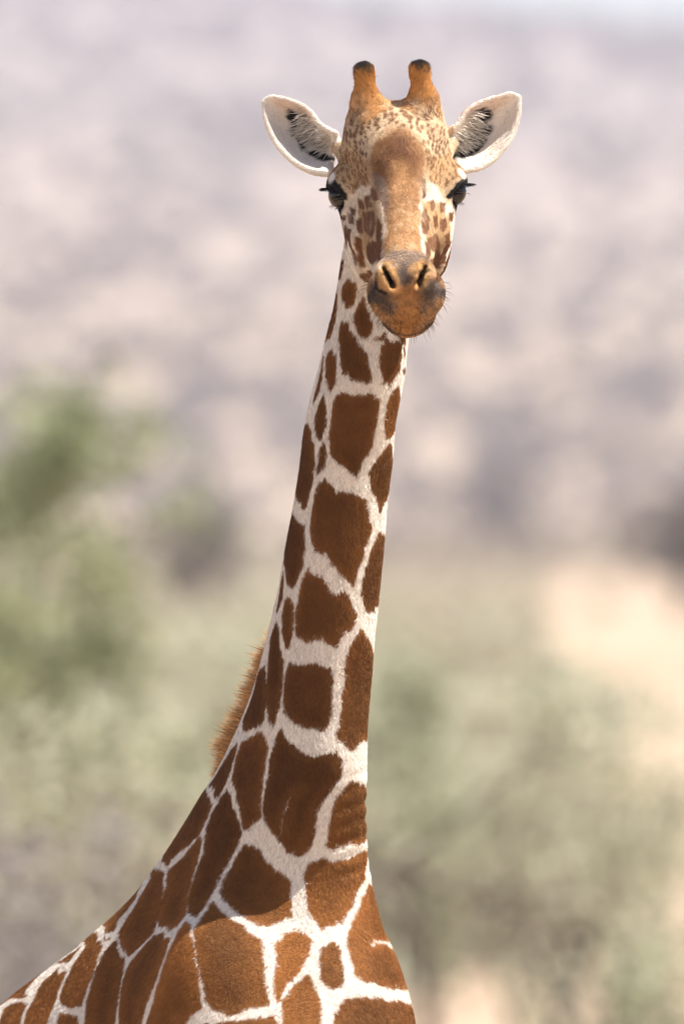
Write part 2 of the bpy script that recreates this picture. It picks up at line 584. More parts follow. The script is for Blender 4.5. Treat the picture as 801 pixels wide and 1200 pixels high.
# ---- head frame: t forward to the muzzle, u up, w to the viewer's right
HO = np.array([.0965, -.05, 3.962])
P, YAW, ROLL = math.radians(30), math.radians(2.2), math.radians(2.2)
hf = np.array([math.sin(YAW) * math.cos(P), -math.cos(YAW) * math.cos(P), -math.sin(P)])
hu = np.array([0, 0, 1.0]) - hf * (-math.sin(P))
hu /= np.linalg.norm(hu)
hw_ = np.cross(hu, hf)
hw_, hu = hw_ * math.cos(ROLL) + hu * math.sin(ROLL), hu * math.cos(ROLL) - hw_ * math.sin(ROLL)
RH = np.array([hw_, hf, hu])


def H(w, t, u):
    return HO + hw_ * w + hf * t + hu * u


def EYE(sd):
    return H(.0975 * sd, .008, .0)


HEAD = np.array([  # t, half width, top, bottom
    (-.15, .02, .00, -.04), (-.13, .055, .045, -.075), (-.09, .074, .085, -.115), (-.05, .085, .108, -.135), (0, .090, .116, -.142),
    (.05, .079, .108, -.143), (.10, .069, .096, -.136), (.15, .060, .083, -.122), (.20, .055, .072, -.106),
    (.25, .048, .062, -.094), (.30, .045, .052, -.086), (.35, .043, .043, -.080), (.385, .034, .026, -.066), (.40, .012, -.01, -.03)])
s, (x, y, z) = block((-.14, -.50, 3.60), (.36, .16, 4.15))
lw = (x - HO[0]) * hw_[0] + (y - HO[1]) * hw_[1] + (z - HO[2]) * hw_[2]
lt = (x - HO[0]) * hf[0] + (y - HO[1]) * hf[1] + (z - HO[2]) * hf[2]
lu = (x - HO[0]) * hu[0] + (y - HO[1]) * hu[1] + (z - HO[2]) * hu[2]
w_ = cubic(HEAD[:, 0], HEAD[:, 1], lt)
tp = cubic(HEAD[:, 0], HEAD[:, 2], lt)
bt = cubic(HEAD[:, 0], HEAD[:, 3], lt)
uc, hh = (tp + bt) / 2, (tp - bt) / 2
v = (lu - uc) / hh
w_ = w_ * (1 - .10 * np.clip(-v, 0, 1))
q = (np.abs(lw / w_) ** 2.35 + np.abs(v) ** 2.35) ** (1 / 2.35)
d = (q - 1) * np.minimum(w_, hh)
d = np.maximum(d, np.maximum(lt - .395, -.145 - lt))
add(s, d, .05)
ellipsoid(H(0, .005, .088), RH, (.046, .085, .046), k=.05)            # forehead boss
ellipsoid(H(0, -.055, .098), RH, (.075, .05, .035), k=.04)
for sd in (-1, 1):
    ellipsoid(H(.084 * sd, -.006, .012), RH, (.039, .046, .036), k=.03)    # brow
    ellipsoid(H(.070 * sd, .045, -.040), RH, (.022, .06, .026), k=.04)     # cheek bone
    ellipsoid(H(.056 * sd, .02, -.100), RH, (.030, .08, .045), k=.04)      # jaw
    ellipsoid(H(.030 * sd, .362, .022), RH, (.025, .045, .034), k=.022)    # nostril pad
    ellipsoid(H(.040 * sd + .003, .328, -.020), RH, (.027, .052, .027), k=.026)    # upper lip
    capsule(H(.070 * sd, -.075, .03), H(.098 * sd, -.100, .038), .030, .014, k=.03)   # ear root
    # horns
    o0, o1, o2 = H(.046 * sd, -.046, .080), H((.051 if sd > 0 else .049) * sd, -.066, .143), H((.046 if sd > 0 else .051) * sd, -.082, .190)
    capsule(o0, o1, .041, .0215, k=.035)
    capsule(o1, o2, .0190, .0165, k=.02)
ellipsoid(H(.004, .345, -.028), RH, (.043, .058, .044), k=.03)        # lips
ellipsoid(H(.007, .330, -.060), RH, (.043, .054, .030), k=.018)       # chin
for sd in (-1, 1):
    ed = hw_ * (.75 * sd) + hf * .64 + hu * .08
    eu = hu - ed * (hu @ ed) / (ed @ ed)
    ed, eu = ed / np.linalg.norm(ed), eu / np.linalg.norm(eu)
    ellipsoid(EYE(sd) + ed * .018, np.array([ed, np.cross(eu, ed), eu]), (.022, .0265, .0185), k=.005, sub=True)   # eye opening
    for i in range(5):                                                               # nostril slit, leading back
        capsule(H((.037 - .001 * i) * sd, .374 - .007 * i, .056 - .005 * i), H((.021 + .001 * i) * sd, .404 - .008 * i, .033 - .003 * i),
                .0040, .0056, k=.006, sub=True)
    capsule(H(.062 * sd, .352, .010), H(.046 * sd, .372, .022), .003, .003, k=.014, sub=True)
# mouth line
for sd in (-1, 1):
    mp = [H(.006, .406, -.062), H(.024 * sd + .005, .392, -.058), H(.046 * sd + .004, .358, -.046), H(.060 * sd + .002, .322, -.038), H(.058 * sd, .26, -.038)]
    for a_, b_ in zip(mp[:-1], mp[1:]):
        capsule(a_, b_, .0035, .0035, k=.012, sub=True)

# ---- ears: cupped leaves, stations from root to tip (x, z of the upper and the lower rim)
EARS = {
    -1: [(-.010, 4.066, -.022, 3.995), (-.037, 4.081, -.052, 4.000), (-.057, 4.106, -.079, 4.013), (-.080, 4.120, -.104, 4.036),
         (-.106, 4.128, -.124, 4.066), (-.127, 4.130, -.135, 4.100), (-.136, 4.124, -.137, 4.120)],
    1: [(.173, 4.066, .210, 4.001), (.200, 4.079, .239, 4.006), (.218, 4.105, .263, 4.019), (.241, 4.120, .288, 4.046),
        (.275, 4.131, .303, 4.075), (.300, 4.136, .311, 4.111), (.311, 4.131, .3115, 4.127)]}
SS = np.array([0, .2, .4, .6, .8, .94, 1.0])
EAR_PTS = {}
for sd, st in EARS.items():
    st = np.array(st)
    ns, nv = 46, 27
    ss, vs = np.meshgrid(np.linspace(0, 1, ns), np.linspace(-1, 1, nv), indexing='ij')
    ux, uz, lx, lz = (cubic(SS, st[:, i], ss) for i in range(4))
    f = (vs + 1) / 2
    px_, pz_ = lx + (ux - lx) * f, lz + (uz - lz) * f
    depth = cubic([0, .15, .35, .6, .8, .94, 1], [.034, .046, .050, .040, .022, .006, 0], ss)
    prof = np.clip(1 - np.abs((vs - .12) / np.where(vs > .12, .88, 1.12)) ** 2.4, 0, 1)
    roll_in = .012 * smooth(.55, 1, vs) * (1 - ss)
    py_ = .012 + .035 * ss + depth * prof - roll_in - .012 * smooth(-.4, -1, vs) * (1 - ss)
    pts = np.stack([px_, py_, pz_], -1)
    EAR_PTS[sd] = (pts, ss, vs)
    pp = pts.reshape(-1, 3).astype(np.float32)
    rr = (.0048 + .002 * (1 - ss) * (1 - np.abs(vs)) + .003 * smooth(-.6, -1, vs) * (1 - ss)).reshape(-1).astype(np.float32)
    s, (x, y, z) = block(pp.min(0) - .02, pp.max(0) + .02)
    best = np.full(np.broadcast_shapes(x.shape, y.shape, z.shape), 1.0, np.float32)
    for (ax_, ay_, az_), r_ in zip(pp, rr):
        np.minimum(best, np.sqrt((x - ax_) ** 2 + (y - ay_) ** 2 + (z - az_) ** 2) - r_, out=best)
    add(s, best, .012)


def surface_nets():
    S = F < 0
    cnt = np.zeros(tuple(n - 1 for n in F.shape), np.uint8)
    corners = [(i, j, k) for i in (0, 1) for j in (0, 1) for k in (0, 1)]
    nx, ny, nzz = F.shape
    for i, j, k in corners:
        cnt += S[i:nx - 1 + i, j:ny - 1 + j, k:nzz - 1 + k]
    cells = np.argwhere((cnt > 0) & (cnt < 8))
    ids = (cells[:, 0] * ny + cells[:, 1]) * nzz + cells[:, 2]
    vals = {c: F[cells[:, 0] + c[0], cells[:, 1] + c[1], cells[:, 2] + c[2]] for c in corners}
    acc = np.zeros((len(cells), 3))
    num = np.zeros(len(cells))
    for c in corners:
        for a in range(3):
            if c[a]:
                continue
            e = list(c)
            e[a] = 1
            e = tuple(e)
            va, vb = vals[c], vals[e]
            m = (va < 0) != (vb < 0)
            t = va[m] / (va[m] - vb[m])
            p = np.empty((m.sum(), 3))
            for b_, ax in enumerate((AX, AY, AZ)):
                p[:, b_] = ax[cells[m, b_] + c[b_]]
            ax = (AX, AY, AZ)[a]
            i0 = cells[m, a]
            p[:, a] = ax[i0] + t * (ax[i0 + 1] - ax[i0])
            acc[m] += p
            num[m] += 1
    verts = acc / num[:, None]
    quads = []
    for a in range(3):
        sl0 = [slice(1, n - 1) for n in F.shape]
        sl1 = list(sl0)
        sl0[a], sl1[a] = slice(0, F.shape[a] - 1), slice(1, F.shape[a])
        s0, s1 = S[tuple(sl0)], S[tuple(sl1)]
        e = np.argwhere(s0 != s1)
        neg = s0[e[:, 0], e[:, 1], e[:, 2]]
        off = np.ones(3, int)
        off[a] = 0
        e = e + off
        b_, c_ = [(1, 2), (2, 0), (0, 1)][a]

        def cid(db, dc):
            q = e.copy()
            q[:, b_] += db
            q[:, c_] += dc
            return np.searchsorted(ids, (q[:, 0] * ny + q[:, 1]) * nzz + q[:, 2])
        qd = np.stack([cid(-1, -1), cid(0, -1), cid(0, 0), cid(-1, 0)], 1)
        qd[~neg] = qd[~neg][:, ::-1]
        quads.append(qd)
    return verts, np.concatenate(quads)


GV, GF = surface_nets()
del F


def relax(V, Q, it, lam, mu):
    e = np.concatenate([Q[:, [0, 1]], Q[:, [1, 2]], Q[:, [2, 3]], Q[:, [3, 0]]])
    e = np.concatenate([e, e[:, ::-1]])
    deg = np.bincount(e[:, 0], minlength=len(V))[:, None]
    for i in range(it):
        for f_ in (lam, mu):
            m = np.stack([np.bincount(e[:, 0], weights=V[e[:, 1], a], minlength=len(V)) for a in range(3)], 1) / np.maximum(deg, 1)
            V = V + f_ * (m - V)
    return V


GV = relax(GV, GF, 3, .5, -.42)


def vertex_normals(V, Q):
    n = np.cross(V[Q[:, 2]] - V[Q[:, 0]], V[Q[:, 3]] - V[Q[:, 1]])
    out = np.stack([np.bincount(Q.ravel(), weights=np.repeat(n[:, a], 4), minlength=len(V)) for a in range(3)], 1)
    return out / np.maximum(np.linalg.norm(out, axis=1, keepdims=True), 1e-12)


GN = vertex_normals(GV, GF)
_z, _x = GV[:, 2], GV[:, 0]
_nk = smooth(3.85, 3.70, _z) * smooth(1.2, 2.0, _z)
disp = _nk * (.0022 * value_noise(GV, 13, 41) + .0045 * smooth(2.95, 2.7, _z) * value_noise(GV * np.array([1, 1, .6]), 8, 42))
fold = smooth(2.70, 2.78, _z) * smooth(2.97, 2.90, _z) * smooth(-.05, .03, _x) * smooth(.45, .30, GV[:, 1])
disp += fold * .0020 * np.sin((_z - .30 * _x + .006 * value_noise(GV, 12, 43)) * 2 * math.pi / .030) * (.6 + .5 * value_noise(GV, 16, 44))
_t, _u = (GV - HO) @ hf, (GV - HO) @ hu
_mz = smooth(.30, .33, _t) * smooth(3.60, 3.70, _z)
disp += _mz * (.0005 * value_noise(GV, 110, 45) + .0004 * value_noise(GV * np.array([1, 1, 2.2]), 55, 46))
_fc = smooth(.27, .22, _t) * smooth(3.80, 3.86, _z) * (np.abs((GV - HO) @ hw_) < .08)
disp += _fc * (.0016 * value_noise(GV, 38, 47))
GV = GV + GN * disp[:, None]
GN = vertex_normals(GV, GF)
print("giraffe surface", len(GV), len(GF), round(time.time() - T0, 1))
#@COAT
# ------------------------------------------------------------------ coat: markings laid out on the animal's own surface
# neck and shoulder patches: outlines as (angle round the neck axis in mrad, height in mm)
#@TABLES_BEGIN
NECK_PATCHES = [
    [(-866, 3815), (-632, 3807), (-552, 3794), (-560, 3777), (-632, 3763), (-823, 3769), (-1000, 3779), (-1098, 3796), (-1040, 3808)],
    [(-365, 3782), (-243, 3770), (-82, 3750), (41, 3735), (21, 3718), (-41, 3709), (-185, 3714), (-347, 3728), (-450, 3743), (-452, 3760), (-405, 3775)],
    [(-826, 3745), (-632, 3737), (-419, 3720), (-217, 3703), (-32, 3689), (86, 3672), (186, 3652), (222, 3632), (162, 3630), (73, 3638), (-23, 3633), (-183, 3637), (-325, 3649), (-385, 3649), (-598, 3683), (-770, 3710), (-854, 3733)],
    [(-1390, 3800), (-1221, 3778), (-1133, 3751), (-1102, 3727), (-1195, 3712), (-1587, 3708), (-2075, 3734), (-2052, 3751), (-1982, 3762)],
    [(-2000, 3843), (-1230, 3850), (-1208, 3831), (-1287, 3815), (-1960, 3834)],
    [(-935, 3691), (-740, 3683), (-602, 3662), (-503, 3635), (-551, 3625), (-613, 3615), (-750, 3629), (-928, 3649), (-1111, 3676), (-1066, 3690)],
    [(-1323, 3680), (-1090, 3656), (-1018, 3636), (-1036, 3615), (-1235, 3595), (-1289, 3605), (-1214, 3629), (-1228, 3656), (-1396, 3676)],
    [(-817, 3611), (-655, 3591), (-572, 3564), (-563, 3541), (-683, 3531), (-844, 3544), (-977, 3564), (-936, 3588), (-870, 3602)],
    [(-1448, 3562), (-1134, 3554), (-992, 3537), (-827, 3521), (-742, 3494), (-727, 3463), (-729, 3453), (-768, 3430), (-843, 3405), (-1080, 3420), (-1510, 3435), (-2057, 3459), (-2047, 3485), (-2085, 3508), (-2119, 3521), (-2098, 3544)],
    [(-559, 3526), (-482, 3517), (-449, 3497), (-469, 3483), (-531, 3476), (-615, 3466), (-652, 3480), (-638, 3503), (-626, 3519)],
    [(384, 3718), (96, 3708), (902, 3703), (896, 3683), (876, 3656), (739, 3640), (611, 3628), (531, 3633), (476, 3630), (398, 3648), (324, 3669), (298, 3692), (368, 3703)],
    [(1098, 3707), (1851, 3701), (1233, 3686), (1038, 3676), (979, 3693)],
    [(1815, 3667), (1765, 3654), (1080, 3649), (994, 3656)],
    [(945, 3625), (1081, 3615), (1737, 3588), (1726, 3562), (1143, 3539), (951, 3533), (806, 3541), (718, 3564), (659, 3591), (705, 3613)],
    [(-310, 3614), (-211, 3608), (-3, 3608), (131, 3611), (291, 3611), (364, 3603), (448, 3603), (482, 3584), (514, 3561), (507, 3547), (513, 3527), (534, 3519), (456, 3513), (434, 3503), (345, 3493), (327, 3480), (264, 3467), (173, 3473), (85, 3478), (-27, 3486), (-129, 3488), (-244, 3498), (-335, 3503), (-402, 3530), (-440, 3564), (-453, 3598), (-393, 3611)],
    [(1151, 3524), (1963, 3461), (1870, 3445), (1169, 3423), (1002, 3402), (881, 3423), (686, 3438), (608, 3457), (536, 3472), (654, 3491), (792, 3504), (921, 3518)],
    [(-400, 3462), (-309, 3453), (-206, 3447), (-138, 3434), (-57, 3440), (124, 3438), (312, 3434), (415, 3428), (553, 3419), (626, 3404), (704, 3385), (775, 3374), (699, 3358), (666, 3347), (590, 3336), (583, 3321), (510, 3306), (469, 3287), (453, 3275), (330, 3281), (219, 3291), (103, 3304), (-28, 3313), (-115, 3330), (-264, 3330), (-412, 3336), (-512, 3351), (-583, 3374), (-612, 3400), (-619, 3423), (-581, 3445), (-520, 3457)],
    [(-1556, 3404), (-1079, 3387), (-770, 3374), (-673, 3355), (-618, 3324), (-642, 3298), (-714, 3279), (-784, 3270), (-984, 3275), (-1134, 3294), (-1464, 3324), (-2018, 3351), (-1956, 3367)],
    [(-1330, 3298), (-1164, 3275), (-1122, 3249), (-1272, 3229), (-1384, 3229), (-1360, 3252), (-1382, 3279)],
    [(-469, 3304), (-427, 3294), (-237, 3289), (-148, 3285), (-28, 3272), (82, 3262), (202, 3258), (360, 3257), (452, 3247), (484, 3234), (548, 3222), (545, 3207), (456, 3194), (371, 3187), (309, 3179), (259, 3164), (171, 3168), (95, 3173), (2, 3177), (-125, 3177), (-232, 3171), (-395, 3177), (-516, 3186), (-577, 3211), (-604, 3234), (-594, 3264), (-545, 3290)],
    [(1841, 3361), (1923, 3343), (1792, 3313), (1809, 3274), (1799, 3245), (1147, 3235), (1042, 3226), (875, 3223), (746, 3230), (678, 3249), (611, 3256), (641, 3279), (685, 3302), (759, 3328), (892, 3355), (1001, 3368)],
    [(-894, 3252), (-750, 3245), (-662, 3230), (-614, 3203), (-601, 3177), (-633, 3158), (-742, 3169), (-947, 3196), (-1044, 3222), (-1008, 3245)],
    [(-1206, 3209), (-1014, 3188), (-870, 3161), (-717, 3143), (-618, 3112), (-567, 3082), (-543, 3059), (-536, 3036), (-561, 3023), (-721, 3036), (-917, 3063), (-1067, 3097), (-1199, 3135), (-1343, 3180), (-1312, 3203)],
    [(-536, 3138), (-316, 3131), (-62, 3135), (229, 3128), (290, 3103), (314, 3071), (323, 3035), (278, 3016), (135, 3019), (-24, 3022), (-231, 3035), (-420, 3048), (-531, 3089), (-553, 3122)],
    [(664, 3196), (945, 3173), (1699, 3127), (1603, 3079), (1619, 3050), (1529, 3015), (768, 2993), (636, 2981), (542, 2990), (440, 3004), (458, 3045), (466, 3096), (448, 3135), (487, 3163)],
    [(-387, 3019), (-228, 2999), (14, 2980), (171, 2969), (325, 2974), (484, 2974), (537, 2952), (533, 2929), (458, 2910), (411, 2890), (366, 2871), (375, 2839), (364, 2810), (313, 2793), (254, 2792), (170, 2800), (86, 2816), (-12, 2831), (-136, 2851), (-221, 2870), (-318, 2915), (-414, 2960), (-434, 2999)],
    [(1390, 2908), (1457, 2887), (1377, 2832), (759, 2812), (610, 2809), (521, 2805), (477, 2810), (492, 2839), (500, 2877), (551, 2903), (633, 2926), (732, 2922)],
    [(1454, 2809), (928, 2785), (833, 2753), (713, 2728), (639, 2703), (548, 2672), (474, 2669), (406, 2662), (397, 2678), (343, 2691), (342, 2723), (335, 2761), (360, 2780), (442, 2787), (554, 2784), (683, 2786), (818, 2799)],
    [(-374, 2811), (-151, 2805), (-59, 2786), (71, 2767), (191, 2754), (228, 2748), (216, 2722), (218, 2697), (228, 2684), (134, 2675), (23, 2665), (-94, 2675), (-233, 2693), (-368, 2712), (-449, 2724), (-475, 2747), (-437, 2766), (-405, 2792)],
    [(-793, 3012), (-523, 2986), (-481, 2954), (-386, 2915), (-227, 2863), (-363, 2840), (-480, 2840), (-646, 2869), (-916, 2901), (-1219, 2926), (-1358, 2965), (-1376, 2994), (-1084, 3001)],
    [(-1313, 3134), (-969, 3076), (-847, 3034), (-893, 3021), (-1463, 3014), (-1699, 3033), (-1622, 3075), (-1715, 3114)],
    [(-1529, 2994), (-1423, 2965), (-1360, 2933), (-1421, 2893), (-1507, 2893), (-1679, 2909), (-1970, 2914), (-1894, 2938), (-1707, 2977)],
    [(-2022, 2907), (-1526, 2886), (-1438, 2870), (-1354, 2828), (-1505, 2801), (-1640, 2781), (-1605, 2768), (-1902, 2779), (-2461, 2815), (-2496, 2833), (-2510, 2853), (-2524, 2872)],
    [(-1255, 2910), (-991, 2888), (-630, 2856), (-486, 2834), (-455, 2814), (-493, 2785), (-539, 2759), (-525, 2740), (-533, 2721), (-559, 2702), (-575, 2683), (-704, 2685), (-794, 2701), (-905, 2739), (-977, 2777), (-986, 2797), (-1115, 2809), (-1276, 2835), (-1371, 2874), (-1334, 2897)],
    [(-1327, 2825), (-1085, 2796), (-1011, 2770), (-905, 2732), (-780, 2694), (-731, 2685), (-726, 2663), (-856, 2656), (-1114, 2663), (-1224, 2685), (-1337, 2724), (-1549, 2762), (-1429, 2782), (-1373, 2808)],
    [(-2362, 2764), (-1613, 2759), (-1348, 2721), (-1195, 2676), (-1136, 2653), (-1237, 2630), (-1342, 2606), (-1453, 2623), (-1624, 2647), (-1666, 2695), (-1819, 2746)],
    [(-525, 2671), (-496, 2708), (-396, 2699), (-144, 2665), (2, 2640), (19, 2609), (42, 2565), (66, 2530), (-43, 2521), (-172, 2511), (-290, 2526), (-331, 2542), (-370, 2577), (-458, 2633)],
    [(261, 2661), (317, 2653), (348, 2643), (317, 2621), (265, 2593), (220, 2580), (186, 2568), (140, 2580), (104, 2609), (105, 2634), (158, 2650)],
    [(469, 2640), (505, 2628), (498, 2609), (496, 2584), (478, 2565), (418, 2560), (374, 2574), (374, 2603), (396, 2628), (434, 2637)],
    [(892, 2746), (1427, 2694), (1441, 2668), (1508, 2649), (1820, 2627), (1812, 2581), (1347, 2546), (859, 2555), (661, 2567), (566, 2574), (565, 2590), (557, 2621), (552, 2643), (631, 2678), (753, 2715)],
    [(307, 2587), (332, 2565), (359, 2543), (359, 2521), (346, 2502), (335, 2477), (171, 2477), (142, 2527), (153, 2539), (219, 2565)],
    [(492, 2543), (623, 2542), (761, 2537), (1276, 2524), (1769, 2499), (1399, 2465), (403, 2477), (427, 2515)],
    [(104, 2596), (175, 2568), (142, 2543), (120, 2530), (96, 2558)],
    [(-282, 2498), (-170, 2502), (-17, 2505), (100, 2511), (131, 2496), (133, 2477), (-350, 2475), (-330, 2498)],
    [(-1104, 2648), (-730, 2645), (-723, 2612), (-769, 2566), (-831, 2521), (-877, 2481), (-1161, 2478), (-1218, 2523), (-1280, 2567), (-1287, 2590), (-1211, 2625)],
    [(-667, 2646), (-654, 2674), (-561, 2666), (-478, 2636), (-392, 2581), (-349, 2530), (-442, 2502), (-475, 2485), (-808, 2482), (-765, 2527), (-716, 2584), (-681, 2629)],
    [(-1588, 2636), (-1343, 2595), (-1299, 2567), (-1255, 2534), (-1206, 2478), (-1514, 2474), (-1547, 2519), (-1568, 2559), (-1604, 2587), (-1627, 2615)],
    [(-2453, 2701), (-1997, 2733), (-1786, 2706), (-1758, 2683), (-1752, 2666), (-1681, 2649), (-1750, 2645), (-2506, 2674), (-2453, 2692), (-2463, 2696)],
    [(-2537, 2648), (-1930, 2640), (-1756, 2628), (-1696, 2626), (-1600, 2575), (-1597, 2558), (-1577, 2513), (-1737, 2516), (-1785, 2527), (-1810, 2555), (-1850, 2589), (-1893, 2618), (-2477, 2638)],
    [(-1973, 2616), (-1915, 2594), (-1936, 2588), (-2166, 2580)],
    [(-1989, 2572), (-1852, 2572), (-1834, 2555), (-1807, 2526), (-1793, 2510), (-1770, 2470), (-1892, 2467), (-1941, 2500), (-1954, 2523), (-2020, 2551)],
    [(-2132, 2575), (-2021, 2533)],
    [(-1974, 2514), (-1957, 2494), (-1917, 2466), (-2019, 2463), (-2104, 2501), (-2084, 2511)],
    [(-1726, 2505), (-1590, 2496), (-1544, 2474), (-1709, 2471)],
]
NECK_CRACKS = [
    [(107, 2909), (116, 2909), (60, 2869), (75, 2822), (60, 2822), (41, 2871)],
    [(700, 2633), (778, 2640), (889, 2641), (1796, 2627), (1348, 2623), (862, 2636), (771, 2635), (710, 2628)],
]
